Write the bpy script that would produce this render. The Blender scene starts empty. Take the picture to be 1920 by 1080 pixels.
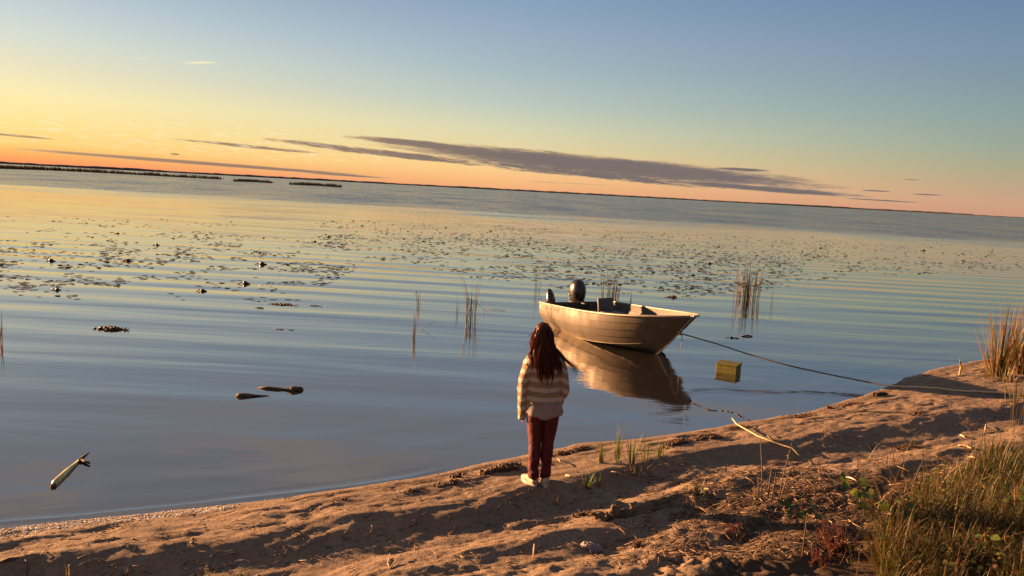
import bpy, bmesh, math, random
import numpy as np
from mathutils import Vector, Matrix, Quaternion
from math import sin, cos, pi, radians as rad
random.seed(7); rng = np.random.default_rng(7)
SC = bpy.context.scene
COL = SC.collection

# ------------------------------------------------------------------ camera
CAM_H = 2.75; FPX = 1390.0; ROLL = rad(3.04); PITCH = rad(7.53)
_R0 = np.array([1., 0, 0]); _U0 = np.array([0, sin(PITCH), cos(PITCH)]); CF = np.array([0, cos(PITCH), -sin(PITCH)])
CR = cos(ROLL)*_R0 + sin(ROLL)*_U0; CU = cos(ROLL)*_U0 - sin(ROLL)*_R0
cd = bpy.data.cameras.new('camera'); cam = bpy.data.objects.new('camera', cd); COL.objects.link(cam)
cd.sensor_width = 36; cd.lens = 36*FPX/1920; cd.clip_end = 9000; cd.clip_start = .05
cam.matrix_world = Matrix(((CR[0], CU[0], -CF[0], 0), (CR[1], CU[1], -CF[1], 0), (CR[2], CU[2], -CF[2], CAM_H), (0, 0, 0, 1)))
SC.camera = cam
# ------------------------------------------------------------------ light
SUN_AZ = rad(-67); SUN_EL = rad(8.2)
sun_dir = Vector((sin(SUN_AZ)*cos(SUN_EL), cos(SUN_AZ)*cos(SUN_EL), sin(SUN_EL)))
sl = bpy.data.lights.new('sun', 'SUN'); sl.energy = 2.7; sl.angle = rad(0.6); sl.color = (1.0, .50, .21)
so = bpy.data.objects.new('sun', sl); COL.objects.link(so); so.rotation_euler = sun_dir.to_track_quat('Z', 'Y').to_euler()
SC.view_settings.view_transform = 'Standard'; SC.view_settings.look = 'None'; SC.view_settings.gamma = 1
SC.view_settings.exposure = 3.32
SC.cycles.max_bounces = 6; SC.cycles.caustics_reflective = False; SC.cycles.caustics_refractive = False
SC.cycles.sample_clamp_indirect = 2.0; SC.cycles.use_denoising = True

class NT:
    def __init__(s, nt): s.nt = nt; s.nt.nodes.clear()
    def n(s, t, **kw):
        nd = s.nt.nodes.new(t)
        for k, v in kw.items(): setattr(nd, k, v)
        return nd
    def l(s, a, b): s.nt.links.new(a, b)
    def setin(s, sock, v):
        if v is None: return
        if isinstance(v, bpy.types.NodeSocket): s.l(v, sock)
        else:
            if isinstance(v, (tuple, list)) and len(v) == 3 and sock.type == 'RGBA': v = (*v, 1)
            sock.default_value = v
    def math(s, op, a, b=None, c=None, clamp=False):
        nd = s.n('ShaderNodeMath', operation=op, use_clamp=clamp)
        for i, v in enumerate((a, b, c)): s.setin(nd.inputs[i], v)
        return nd.outputs[0]
    def mix(s, f, a, b, blend='MIX'):
        nd = s.n('ShaderNodeMix', data_type='RGBA', blend_type=blend)
        s.setin(nd.inputs[0], f); s.setin(nd.inputs[6], a); s.setin(nd.inputs[7], b)
        return nd.outputs[2]
    def mr(s, v, a, b, c=0., d=1., smooth=True):
        nd = s.n('ShaderNodeMapRange', interpolation_type='SMOOTHSTEP' if smooth else 'LINEAR')
        for i, x in enumerate((v, a, b, c, d)): s.setin(nd.inputs[i], x)
        return nd.outputs[0]
    def noise(s, vec, scale, detail=3, rough=.5, dist=0.):
        nd = s.n('ShaderNodeTexNoise'); s.setin(nd.inputs['Vector'], vec)
        nd.inputs['Scale'].default_value = scale; nd.inputs['Detail'].default_value = detail
        nd.inputs['Roughness'].default_value = rough; nd.inputs['Distortion'].default_value = dist
        return nd.outputs[0]
    def mapping(s, vec, loc=(0, 0, 0), rot=(0, 0, 0), sc=(1, 1, 1)):
        nd = s.n('ShaderNodeMapping'); s.setin(nd.inputs[0], vec)
        nd.inputs[1].default_value = loc; nd.inputs[2].default_value = rot; nd.inputs[3].default_value = sc
        return nd.outputs[0]
    def comb(s, x, y, z=0.):
        nd = s.n('ShaderNodeCombineXYZ')
        for i, v in enumerate((x, y, z)): s.setin(nd.inputs[i], v)
        return nd.outputs[0]
    def ramp(s, f, stops):
        nd = s.n('ShaderNodeValToRGB'); s.setin(nd.inputs[0], f); e = nd.color_ramp.elements
        while len(e) < len(stops): e.new(.5)
        for i, (p, c) in enumerate(stops): e[i].position = p; e[i].color = (*c, 1)
        return nd.outputs[0]
def srgb(*c): return tuple(((v/255+.055)/1.055)**2.4 if v/255 > .04045 else v/255/12.92 for v in c)

# ------------------------------------------------------------------ world: dusk sky with a cloud bank
W = bpy.data.worlds.new('World'); SC.world = W; W.use_nodes = True
w = NT(W.node_tree)
tc = w.n('ShaderNodeTexCoord').outputs['Generated']
sx = w.n('ShaderNodeSeparateXYZ'); w.l(tc, sx.inputs[0]); X, Y, Z = sx.outputs
DEG = 180/pi
el = w.math('MULTIPLY', w.math('ARCSINE', Z), DEG)
az = w.math('MULTIPLY', w.math('ARCTAN2', X, Y), DEG)
f = w.math('DIVIDE', w.math('MAXIMUM', el, 0.), 40., clamp=True)
def stops(L): return [(e/40, srgb(*c)) for e, c in L]
HI = [(18, (136, 148, 168)), (24, (130, 137, 152)), (32, (122, 125, 138)), (40, (112, 114, 126))]
rl = w.ramp(f, stops([(0, (246, 140, 96)), (.6, (250, 172, 96)), (1.3, (250, 207, 120)), (2.6, (252, 223, 143)), (4.4, (250, 232, 174)), (6.2, (232, 223, 190)), (8, (212, 218, 206)), (10, (192, 205, 210)), (14, (150, 170, 190))] + HI))
rc = w.ramp(f, stops([(0, (240, 172, 122)), (.7, (248, 188, 128)), (1.6, (250, 204, 140)), (3, (232, 211, 160)), (4.6, (214, 211, 176)), (6.5, (186, 199, 188)), (9, (166, 184, 191)), (11.5, (150, 171, 190)), (14, (134, 158, 187))] + HI))
rr = w.ramp(f, stops([(0, (205, 152, 128)), (.8, (204, 160, 132)), (1.8, (190, 163, 133)), (3, (172, 166, 136)), (4.5, (152, 165, 150)), (6.5, (138, 159, 158)), (9, (124, 148, 162)), (11, (119, 141, 168)), (14, (104, 129, 160))] + HI))
a1 = w.mr(az, -34., -1., 0, 1, False); a2 = w.mr(az, -1., 33., 0, 1, False)
sky = w.mix(a2, w.mix(a1, rl, rc), rr)
# the sky away from the sunset is duller
back = w.mr(w.math('ABSOLUTE', w.math('ADD', az, 40.)), 90., 170., 0., 1.)
sky = w.mix(w.math('MULTIPLY', back, .6), sky, srgb(96, 98, 122))
# glow round the sun, low on the left and outside the frame
dp = w.n('ShaderNodeVectorMath', operation='DOT_PRODUCT'); w.l(tc, dp.inputs[0]); dp.inputs[1].default_value = Vector((sin(SUN_AZ)*.998, cos(SUN_AZ)*.998, .06))
g = w.math('POWER', w.mr(dp.outputs['Value'], .88, 1., 0, 1, False), 3.)
sky = w.mix(1., sky, w.mix(g, (0, 0, 0), (.7, .35, .08)), 'ADD')
# clouds: streaks given by azimuth / elevation / size, ragged by stretched noise
slope = w.math('MULTIPLY', az, .04)
nvec = w.comb(w.math('MULTIPLY', az, .30), w.math('MULTIPLY', w.math('ADD', el, slope), 3.0), 3.7)
n1 = w.noise(nvec, 1.1, 10, .66, .3)
n2 = w.noise(w.mapping(nvec, (5, 9, 1)), 4.6, 8, .72)
nz = w.math('ADD', w.math('MULTIPLY', w.math('SUBTRACT', n1, .5), 3.4), w.math('MULTIPLY', w.math('SUBTRACT', n2, .5), 2.2))
def streak(a0, e0, k, A, B, ns=1., amp=1.):
    da = w.math('SUBTRACT', az, a0)
    de = w.math('SUBTRACT', w.math('SUBTRACT', el, e0), w.math('MULTIPLY', da, k))
    u = w.math('POWER', w.math('ABSOLUTE', w.math('DIVIDE', da, A)), 2.2); v = w.math('DIVIDE', de, B); v = w.math('MULTIPLY', v, v)
    q = w.math('SUBTRACT', amp, w.math('ADD', u, v))
    return w.math('ADD', q, w.math('MULTIPLY', nz, ns))
S = [streak(6., 2.2, -.046, 17.4, .74, .38), streak(-7.5, 3.05, -.04, 5.6, .30, .40), streak(-10, 2.22, -.055, 9, .26, .75),
     streak(6, 1.45, -.045, 10, .30, .95), streak(17.5, 1.07, -.03, 7.8, .22, .4), streak(-20, 2.1, -.035, 5, .12, .85),
     streak(16.5, 2.35, -.01, 2.2, .12, .4), streak(-22.5, .70, -.020, 12.5, .14, .18), streak(-34.2, 1.76, -.03, 2.6, .085, .3),
     streak(-24.6, 1.22, 0., .35, .07, .5), streak(-13, .42, -.01, 3.5, .07, .5), streak(25.5, 1.25, 0., 1.0, .05, .4), streak(27.6, 2.1, 0., .8, .05, .3, .55),
     streak(28.6, 1.15, 0., 1.2, .06, .4, .55), streak(26, .62, -.01, 2.5, .05, .6), streak(3, .72, 0., 9, .05, .5, .3)]
m = S[0]
for q in S[1:]: m = w.math('MAXIMUM', m, q)
alpha = w.mr(m, -.12, .42)
core = w.mr(m, .0, .75)
cdark = w.mix(a1, srgb(172, 132, 104), srgb(110, 99, 102)); cdark = w.mix(a2, cdark, srgb(110, 105, 109))
cedge = w.mix(a2, srgb(255, 214, 150), srgb(205, 165, 140))
ccol = w.mix(w.math('MULTIPLY', w.math('SUBTRACT', 1., core), .5), cdark, cedge)
sky = w.mix(w.math('MULTIPLY', alpha, .96), sky, ccol)
# pale wisps on the left
wv = w.comb(w.math('MULTIPLY', az, .5), w.math('MULTIPLY', w.math('ADD', el, w.math('MULTIPLY', az, .06)), 3.2), 0.)
wn = w.noise(wv, 1.6, 9, .68, .4)
band = w.math('MULTIPLY', w.mr(el, .9, 1.9), w.mr(el, 4.4, 2.2)); band = w.math('MULTIPLY', band, w.mr(az, -6, -18))
wm = w.math('MULTIPLY', w.mr(wn, .48, .66), band)
q = w.math('MAXIMUM', streak(-22.9, 7.55, .12, 1.3, .09, .45), streak(-26.6, 7.4, .1, .5, .05, .3, .5))
wm = w.math('MAXIMUM', w.math('MULTIPLY', wm, .6), w.math('MULTIPLY', w.mr(q, 0., .7), .7))
# thin high cirrus above the frame, seen only as a soft sheen in the near water
cz = w.noise(w.comb(w.math('MULTIPLY', w.math('ADD', az, w.math('MULTIPLY', el, .9)), .035), w.math('MULTIPLY', w.math('SUBTRACT', el, w.math('MULTIPLY', az, .25)), .13), 2.), 1.4, 5, .55, .3)
sky = w.mix(w.math('MULTIPLY', w.math('MULTIPLY', w.mr(cz, .44, .68), w.mr(el, 15., 22.)), .5), sky, srgb(178, 158, 146))
q3 = streak(-3., 5.1, 0., .3, .04, .2, .6); wm = w.math('MAXIMUM', wm, w.math('MULTIPLY', w.mr(q3, 0., .7), .35))
sky = w.mix(wm, sky, srgb(255, 236, 190))
bg = w.n('ShaderNodeBackground'); w.l(sky, bg.inputs[0]); bg.inputs[1].default_value = .1
nsky = w.n('ShaderNodeTexSky', sky_type='NISHITA'); nsky.sun_disc = False; nsky.sun_elevation = SUN_EL; nsky.sun_rotation = SUN_AZ
bg2 = w.n('ShaderNodeBackground'); w.l(nsky.outputs[0], bg2.inputs[0]); bg2.inputs[1].default_value = .0006
ad = w.n('ShaderNodeAddShader'); w.l(bg.outputs[0], ad.inputs[0]); w.l(bg2.outputs[0], ad.inputs[1])
wo = w.n('ShaderNodeOutputWorld'); w.l(ad.outputs[0], wo.inputs[0])

# ------------------------------------------------------------------ helpers
def ray(px, py):
    d = CF*FPX + CR*(px-960) - CU*(py-540); return d/np.linalg.norm(d)
def at(px, py, z=0.):                       # the point at height z seen at photo pixel px, py
    d = ray(px, py); t = (z-CAM_H)/d[2]; return Vector((d[0]*t, d[1]*t, z))
def link(o, parent=None):
    COL.objects.link(o)
    if parent: o.parent = parent
    return o
def tag(o, label=None, cat=None, group=None, kind=None):
    if label: o['label'] = label
    if cat: o['category'] = cat
    if group: o['group'] = group
    if kind: o['kind'] = kind
    return o
def empty(name, loc, rz=0): 
    o = bpy.data.objects.new(name, None); o.empty_display_size = .1; o.location = loc; o.rotation_euler = (0, 0, rz); COL.objects.link(o); return o
def mesh_obj(name, V, Fc, mat=None, parent=None, smooth=True, loc=None, cols=None, sharp=None):
    me = bpy.data.meshes.new(name); me.from_pydata([tuple(v) for v in V], [], [tuple(f_) for f_ in Fc])
    if smooth: me.polygons.foreach_set('use_smooth', [True]*len(me.polygons))
    if cols is not None:
        a = me.color_attributes.new('col', 'FLOAT_COLOR', 'POINT'); a.data.foreach_set('color', np.array([(*c, 1) for c in cols], dtype=np.float32).ravel())
    if mat: me.materials.append(mat)
    me.update()
    if sharp: me.set_sharp_from_angle(angle=rad(sharp))
    o = bpy.data.objects.new(name, me); link(o, parent)
    if loc is not None: o.location = loc
    return o
class MB:
    def __init__(s): s.V = []; s.F = []; s.C = []
    def add(s, V, Fc, col=None):
        b = len(s.V); s.V += [tuple(v) for v in V]; s.F += [tuple(i+b for i in f_) for f_ in Fc]
        s.C += [col or (1, 1, 1)]*len(V)
    def box(s, c, size, M=None, col=None):
        x, y, z = [q/2 for q in size]; V = [Vector((sx_*x, sy_*y, sz_*z)) for sx_ in (-1, 1) for sy_ in (-1, 1) for sz_ in (-1, 1)]
        if M: V = [M @ v for v in V]
        V = [v+Vector(c) for v in V]
        s.add(V, [(0, 1, 3, 2), (4, 6, 7, 5), (0, 4, 5, 1), (2, 3, 7, 6), (0, 2, 6, 4), (1, 5, 7, 3)], col)
    def tube(s, pts, rad_, n=8, col=None, cap=True, flat=1.):
        pts = [Vector(p) for p in pts]; m_ = len(pts)
        if not hasattr(rad_, '__len__'): rad_ = [rad_]*m_
        V = []; Fc = []; prev = None
        for i, p in enumerate(pts):
            t = (pts[min(i+1, m_-1)]-pts[max(i-1, 0)]).normalized()
            if prev is None: a = t.orthogonal().normalized()
            else: a = (prev - t*prev.dot(t)).normalized()
            prev = a; b = t.cross(a); r = rad_[i]; rr_ = r if not hasattr(r, '__len__') else r
            ra, rb = (r, r*flat) if not hasattr(r, '__len__') else r
            for k in range(n):
                th = 2*pi*k/n; V.append(p + a*cos(th)*ra + b*sin(th)*rb)
        for i in range(m_-1):
            for k in range(n):
                k2 = (k+1) % n; Fc.append((i*n+k, i*n+k2, (i+1)*n+k2, (i+1)*n+k))
        if cap: Fc.append(tuple(range(n-1, -1, -1))); Fc.append(tuple((m_-1)*n+k for k in range(n)))
        s.add(V, Fc, col)
    def ribbon(s, pts, wid, side, col=None):
        V = []; Fc = []; side = Vector(side); m_ = len(pts)
        for p, w_ in zip(pts, wid): V += [Vector(p)-side*w_/2, Vector(p)+side*w_/2]
        for i in range(m_-1): Fc.append((2*i, 2*i+1, 2*i+3, 2*i+2))
        s.add(V, Fc, col)
    def ball(s, c, r, n=8, m_=5, col=None, jit=0.):
        rx, ry, rz = r if hasattr(r, '__len__') else (r, r, r); V = [Vector((0, 0, -rz))]
        for i in range(1, m_):
            ph = -pi/2+pi*i/m_
            for k in range(n):
                j = 1+random.uniform(-jit, jit); V.append(Vector((rx*cos(ph)*cos(2*pi*k/n)*j, ry*cos(ph)*sin(2*pi*k/n)*j, rz*sin(ph)*j)))
        V.append(Vector((0, 0, rz))); Fc = []
        for k in range(n): Fc.append((0, 1+(k+1) % n, 1+k))
        for i in range(m_-2):
            for k in range(n): a = 1+i*n+k; b = 1+i*n+(k+1) % n; Fc.append((a, b, b+n, a+n))
        L_ = len(V)-1
        for k in range(n): Fc.append((L_, L_-n+k, L_-n+(k+1) % n))
        s.add([v+Vector(c) for v in V], Fc, col)
    def build(s, name, mat=None, parent=None, smooth=True, loc=None, sharp=None):
        return mesh_obj(name, s.V, s.F, mat, parent, smooth, loc, s.C, sharp)
def bake(o):                                # freeze the modifiers into the mesh
    dg = bpy.context.evaluated_depsgraph_get(); dg.update()
    me = bpy.data.meshes.new_from_object(o.evaluated_get(dg)); o.modifiers.clear(); o.data = me; return o
def remesh(o, vox, smooth=4, fac=.5):
    m_ = o.modifiers.new('r', 'REMESH'); m_.mode = 'VOXEL'; m_.voxel_size = vox
    if smooth: s_ = o.modifiers.new('s', 'SMOOTH'); s_.iterations = smooth; s_.factor = fac
    mats = [m2 for m2 in o.data.materials]
    bake(o); o.data.materials.clear()
    for m2 in mats: o.data.materials.append(m2)
    o.data.polygons.foreach_set('use_smooth', [True]*len(o.data.polygons)); return o

def hash2(ix, iy, seed):
    n = (ix.astype(np.int64)*374761393 + iy.astype(np.int64)*668265263 + seed*1442695041) & 0xffffffff
    n = ((n ^ (n >> 13))*1274126177) & 0xffffffff
    return ((n ^ (n >> 16)) & 0xffff)/65535.
def vnoise(x, y, seed=0):
    x = np.asarray(x, float); y = np.asarray(y, float)
    ix = np.floor(x); iy = np.floor(y); fx = x-ix; fy = y-iy; fx = fx*fx*fx*(fx*(fx*6-15)+10); fy = fy*fy*fy*(fy*(fy*6-15)+10)
    a = hash2(ix, iy, seed); b = hash2(ix+1, iy, seed); c = hash2(ix, iy+1, seed); d = hash2(ix+1, iy+1, seed)
    return (a*(1-fx)+b*fx)*(1-fy)+(c*(1-fx)+d*fx)*fy
def fbm(x, y, seed=0, o=4, g=.5):
    t = 0; amp = 1; s_ = 0
    for i in range(o): t = t+amp*vnoise(x*2**i+17.3*i, y*2**i-9.1*i, seed+i); s_ += amp; amp *= g
    return t/s_-.5
def sstep(x, a, b): t = np.clip((x-a)/(b-a), 0, 1); return t*t*(3-2*t)

# ------------------------------------------------------------------ materials
def mat_new(name): 
    m_ = bpy.data.materials.new(name); m_.use_nodes = True; return m_, NT(m_.node_tree)
def mat_simple(name, c1, c2=None, rough=.7, scale=20, bump=0., bscale=60, metallic=0., attr=False, spec=.4, trans=0., coord='Object', dist=.002):
    m_, k = mat_new(name); co = k.n('ShaderNodeTexCoord').outputs[coord]
    b = k.n('ShaderNodeBsdfPrincipled'); o = k.n('ShaderNodeOutputMaterial')
    col = k.mix(k.mr(k.noise(co, scale, 4, .6), .35, .65), c1, c2 or c1)
    if attr:
        at_ = k.n('ShaderNodeAttribute'); at_.attribute_name = 'col'; col = k.mix(1., col, at_.outputs['Color'], 'MULTIPLY')
    k.l(col, b.inputs['Base Color']); b.inputs['Roughness'].default_value = rough; b.inputs['Metallic'].default_value = metallic; b.inputs['Specular IOR Level'].default_value = spec
    if bump:
        bp = k.n('ShaderNodeBump'); bp.inputs['Strength'].default_value = bump; bp.inputs['Distance'].default_value = dist
        k.l(k.noise(co, bscale, 4, .6), bp.inputs['Height']); k.l(bp.outputs[0], b.inputs['Normal'])
    sh = b.outputs[0]
    if trans:
        t_ = k.n('ShaderNodeBsdfTranslucent'); k.l(col, t_.inputs[0]); ms = k.n('ShaderNodeMixShader'); ms.inputs[0].default_value = trans
        k.l(sh, ms.inputs[1]); k.l(t_.outputs[0], ms.inputs[2]); sh = ms.outputs[0]
    k.l(sh, o.inputs[0]); return m_
M_leaf = mat_simple('foliage', (1, 1, 1), (.7, .75, .7), .55, 9, attr=True, trans=.35)
M_dry = mat_simple('dry_stalk', (1, 1, 1), (.65, .6, .55), .7, 30, attr=True, trans=.1)
M_bark = mat_simple('weathered_wood', (.13, .085, .05), (.05, .035, .025), .85, 14, 1., 40, dist=.006)
M_weed = mat_simple('wet_weed', (.10, .045, .02), (.03, .018, .01), .6, 40, 1., 90, dist=.006)
M_pad = mat_simple('lily_leaf', (.080, .080, .058), (.045, .042, .034), .38, 8, attr=True)

# ------------------------------------------------------------------ the ground, in shore coordinates u (along the shore) and v (inland)
UD = np.array([.848, .530]); UD = UD/np.linalg.norm(UD); VD = np.array([UD[1], -UD[0]]); ORG = np.array([0., 7.3])
def uv(x, y): dx = np.asarray(x)-ORG[0]; dy = np.asarray(y)-ORG[1]; return dx*UD[0]+dy*UD[1], dx*VD[0]+dy*VD[1]
def xy(u, v): return ORG[0]+u*UD[0]+v*VD[0], ORG[1]+u*UD[1]+v*VD[1]
def line(pix, z):
    P_ = [uv(*at(px, py, z)[:2]) for px, py in pix]; P_.sort(key=lambda t: t[0]); return np.array([p[0] for p in P_]), np.array([p[1] for p in P_])
SH = line([(-60, 1009), (0, 1003), (150, 985), (300, 968), (450, 953), (600, 932), (700, 917), (800, 900), (870, 884), (930, 870), (980, 860), (1040, 848), (1100, 836), (1200, 831), (1300, 815), (1400, 797), (1450, 789), (1520, 776), (1560, 762), (1600, 753), (1650, 735), (1700, 712), (1750, 697), (1800, 686), (1850, 677), (1920, 668)], 0.)
CREST = line([(0, 1056), (200, 1046), (400, 1015), (600, 985), (800, 960), (950, 935), (1060, 908), (1150, 885), (1300, 852), (1450, 832), (1560, 815), (1650, 797), (1750, 778), (1850, 772)], .14)
HOL = line([(0, 1190), (400, 1135), (600, 1080), (800, 1044), (950, 1010), (1050, 982), (1150, 940), (1300, 908), (1430, 884), (1600, 866), (1700, 848), (1850, 822)], .09)
def fl(L, u): return np.interp(u, L[0], L[1])
def smooth_line(L):
    us = np.linspace(L[0][0], L[0][-1], 160); v = np.interp(us, *L); k = np.hanning(9); k /= k.sum()
    v2 = np.convolve(np.pad(v, 4, 'edge'), k, 'valid'); return us, v2
SH = smooth_line(SH); CREST = smooth_line(CREST); HOL = smooth_line(HOL)
def terrain(x, y, detail=True):
    x = np.asarray(x, float); y = np.asarray(y, float)
    u, v = uv(x, y); wob = fbm(u*1.1, v*1.1, 5, 3)*.22+fbm(u*4, v*4, 6, 4, .6)*.12
    vs = fl(SH, u); vc = np.maximum(fl(CREST, u), vs+.25); vh = np.maximum(fl(HOL, u), vc+.3)
    v = v+wob*sstep(v-vs, .1, .5) + fbm(u*3, v*3, 8, 2)*.06
    a = v-vs
    z_out = np.where(a < 0, a*.12, 0); z_out = np.maximum(z_out, -1.4)
    ramp1 = np.clip(a/np.maximum(vc-vs, .05), 0, 1); z1 = .135*(ramp1**.85)
    drop = sstep(v, vc, vc+(vh-vc)*.62)*.078*(.55+.9*vnoise(u*.8+3, v*.4, 77))
    d2 = np.clip(v-vh, 0, None)
    rise = .11*sstep(d2, -.25, .35) + d2*.075 + .9*sstep(d2, 2.2, 6.5)
    z = np.where(a < 0, z_out, z1-drop+rise)
    # driftline bumps and footprints
    on = sstep(a, .0, .25)
    if detail:
        far = np.clip(1-np.hypot(x, y-6)/40, 0, 1)
        r1 = fbm(u*1.6, v*5.2, 21, 4)               # streaks along the shore
        z = z + on*far*(.045*r1*(1+.6*sstep(d2, 0, .5)))
        r2 = fbm(x*9, y*9, 31, 5, .65); z = z+on*far*r2*(.010+.017*sstep(d2, .3, 1.)*sstep(x, -.5, 2.))
        pits = vnoise(u*5.3, v*8.3, 44); z = z-on*far*.010*sstep(pits, .7, .98)
        r4 = 1-2*np.abs(fbm(u*1.9+1.*fbm(u, v, 3, 2), v*10, 47, 5, .55)); z = z+on*far*.028*(r4-.5)*(.4+vnoise(u*1.3, v*3, 48))
        r3 = 1-2*np.abs(fbm(x*15, y*15, 51, 3)); lump = sstep(fbm(x*.9, y*.9, 61, 2), .02, .2)*sstep(d2, .2, .6)
        z = z+far*lump*r3*.019
        rut = np.exp(-((d2-.62-.12*fbm(u*.6, u*0, 12, 2))/.13)**2)+.8*np.exp(-((d2-1.25-.15*fbm(u*.5, u*0+4, 14, 2))/.15)**2); z = z-far*rut*.045*(.3+vnoise(u*.9, v*.5, 15))
        rid = np.exp(-((a-.42-.1*fbm(u*.8, u*0, 16, 2))/.07)**2); z = z+far*rid*.016*(.3+vnoise(u*1.1, v*.5, 18))
        # crumbly mound near the bottom edge
        mx, my = MOUND; g_ = np.exp(-(((x-mx)/.55)**2+((y-my)/.26)**2)); z = z+g_*(.05+.07*(vnoise(x*22, y*22, 71))+.04*vnoise(x*45, y*45, 72))
        sw = np.exp(-((a-.04)/.05)**2)*.006*vnoise(u*8, v*3, 81); z = z+sw
    return z
MOUND = (1.45, 4.75)
def ground(px, py, dz=0.):                  # where the ray through a photo pixel meets the ground
    d = ray(px, py); t = np.linspace(2.0, 22, 2500); X_ = d[0]*t; Y_ = d[1]*t; Zr = CAM_H+d[2]*t
    h = terrain(X_, Y_); i = int(np.argmax(Zr < h)); return Vector((X_[i], Y_[i], h[i]+dz))
_gx = np.arange(-5.5, 14, .018); _gy = np.arange(2.2, 18, .018); _GZ = terrain(*np.meshgrid(_gx, _gy, indexing='ij'))
def gz(x, y):
    fx = (x+5.5)/.018; fy = (y-2.2)/.018; i = int(min(max(fx, 0), len(_gx)-2)); j = int(min(max(fy, 0), len(_gy)-2)); fx = min(max(fx-i, 0), 1); fy = min(max(fy-j, 0), 1)
    return float((_GZ[i, j]*(1-fx)+_GZ[i+1, j]*fx)*(1-fy)+(_GZ[i, j+1]*(1-fx)+_GZ[i+1, j+1]*fx)*fy)

def grid_axis(lo, hi, fine, outs, g_=1.18):
    a = list(np.arange(lo, hi, fine)); st = fine; v_ = a[-1]
    while v_ < outs[1]: st *= g_; v_ += st; a.append(v_)
    st = fine; v_ = a[0]; b = []
    while v_ > outs[0]: st *= g_; v_ -= st; b.append(v_)
    return np.array(b[::-1]+a)
def grid_mesh(name, us, vs, zf, mat, dirt=None):
    U_, V_ = np.meshgrid(us, vs, indexing='ij'); X_, Y_ = xy(U_, V_); Z_ = zf(X_, Y_, U_, V_); n, m_ = U_.shape
    co = np.stack([X_, Y_, Z_], -1).reshape(-1, 3); idx = np.arange(n*m_).reshape(n, m_)
    q_ = np.stack([idx[:-1, :-1], idx[:-1, 1:], idx[1:, 1:], idx[1:, :-1]], -1).reshape(-1, 4)
    me = bpy.data.meshes.new(name); me.vertices.add(len(co)); me.vertices.foreach_set('co', co.ravel())
    me.loops.add(q_.size); me.loops.foreach_set('vertex_index', q_.ravel().astype(np.int32)); me.polygons.add(len(q_)); me.polygons.foreach_set('loop_start', np.arange(0, q_.size, 4, dtype=np.int32))
    me.update(calc_edges=True); me.polygons.foreach_set('use_smooth', [True]*len(q_))
    if dirt is not None:
        a = me.attributes.new('dirt', 'FLOAT', 'POINT'); a.data.foreach_set('value', dirt(X_, Y_, U_, V_).ravel().astype(np.float32))
    me.materials.append(mat); me.validate(); o = bpy.data.objects.new(name, me); link(o); return o

# sand
m_sand, k = mat_new('sand'); geo = k.n('ShaderNodeNewGeometry'); pos = geo.outputs['Position']
b = k.n('ShaderNodeBsdfPrincipled'); o = k.n('ShaderNodeOutputMaterial')
z_ = k.n('ShaderNodeSeparateXYZ'); k.l(pos, z_.inputs[0]); zz = z_.outputs[2]
nA = k.noise(pos, 1.7, 5, .6); nB = k.noise(pos, 26, 5, .65); nC = k.noise(pos, 140, 3, .6); nD = k.noise(pos, 62, 5, .75)
base = k.mix(k.mr(nA, .35, .65), (.24, .180, .132), (.175, .133, .102))
base = k.mix(k.mr(nB, .40, .70), base, (.14, .102, .075)); base = k.mix(k.mr(nC, .62, .75), base, (.07, .05, .035))
ad_ = k.n('ShaderNodeAttribute'); ad_.attribute_name = 'dirt'
dm = k.mr(k.math('ADD', ad_.outputs['Fac'], k.math('MULTIPLY', k.math('SUBTRACT', k.noise(pos, 11, 6, .7), .5), 1.7)), .42, .72)
base = k.mix(k.math('MULTIPLY', dm, .85), base, (.045, .032, .022))
wet = k.mr(k.math('ADD', zz, k.math('MULTIPLY', k.math('SUBTRACT', nA, .5), .05)), .062, .018)
base = k.mix(k.math('MULTIPLY', wet, .65), base, (.075, .06, .05))
k.l(base, b.inputs['Base Color'])
k.l(k.mr(wet, 0, 1, .9, .16), b.inputs['Roughness']); k.l(k.mr(wet, 0, 1, .15, .9), b.inputs['Specular IOR Level'])
bp = k.n('ShaderNodeBump'); bp.inputs['Distance'].default_value = .016
k.l(k.mr(wet, 0, 1, .6, .3), bp.inputs['Strength'])
hh = k.math('ADD', k.math('MULTIPLY', nB, 1.), k.math('MULTIPLY', nD, .7)); k.l(hh, bp.inputs['Height']); k.l(bp.outputs[0], b.inputs['Normal']); k.l(b.outputs[0], o.inputs[0])
def dirt(x, y, u, v):
    a = v-fl(SH, u); d2 = v-fl(HOL, u)
    drift = np.exp(-((a-.16)/.10)**2)*(.25+.55*vnoise(u*1.3, u*0+2, 91)) + np.exp(-((a-.45)/.12)**2)*.32*sstep(vnoise(u*.9, v*1.5, 92), .4, .7)
    inl = sstep(d2, .15, .9)*(.50+.42*vnoise(x*1.1, y*1.1, 93))*sstep(x, .2, 2.) + sstep(d2, .9, 2.0)*.25*sstep(x, 0, 1.5)
    right = sstep(x, 5.5, 7.5)*sstep(a, .7, 1.5)*(.2+.45*vnoise(x*1.7, y*1.7, 94))
    holo = np.exp(-((d2+.12)/.16)**2)*.35*vnoise(u*1.2, v, 95)
    return np.clip(drift+inl+right+holo, 0, 1)
us = grid_axis(-5.2, 12.5, .026, (-400, 400)); vs = grid_axis(-.6, 4.6, .020, (-40, 400))
tag(grid_mesh('ground', us, vs, lambda x, y, u, v: terrain(x, y), m_sand, dirt), kind='structure')

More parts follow.
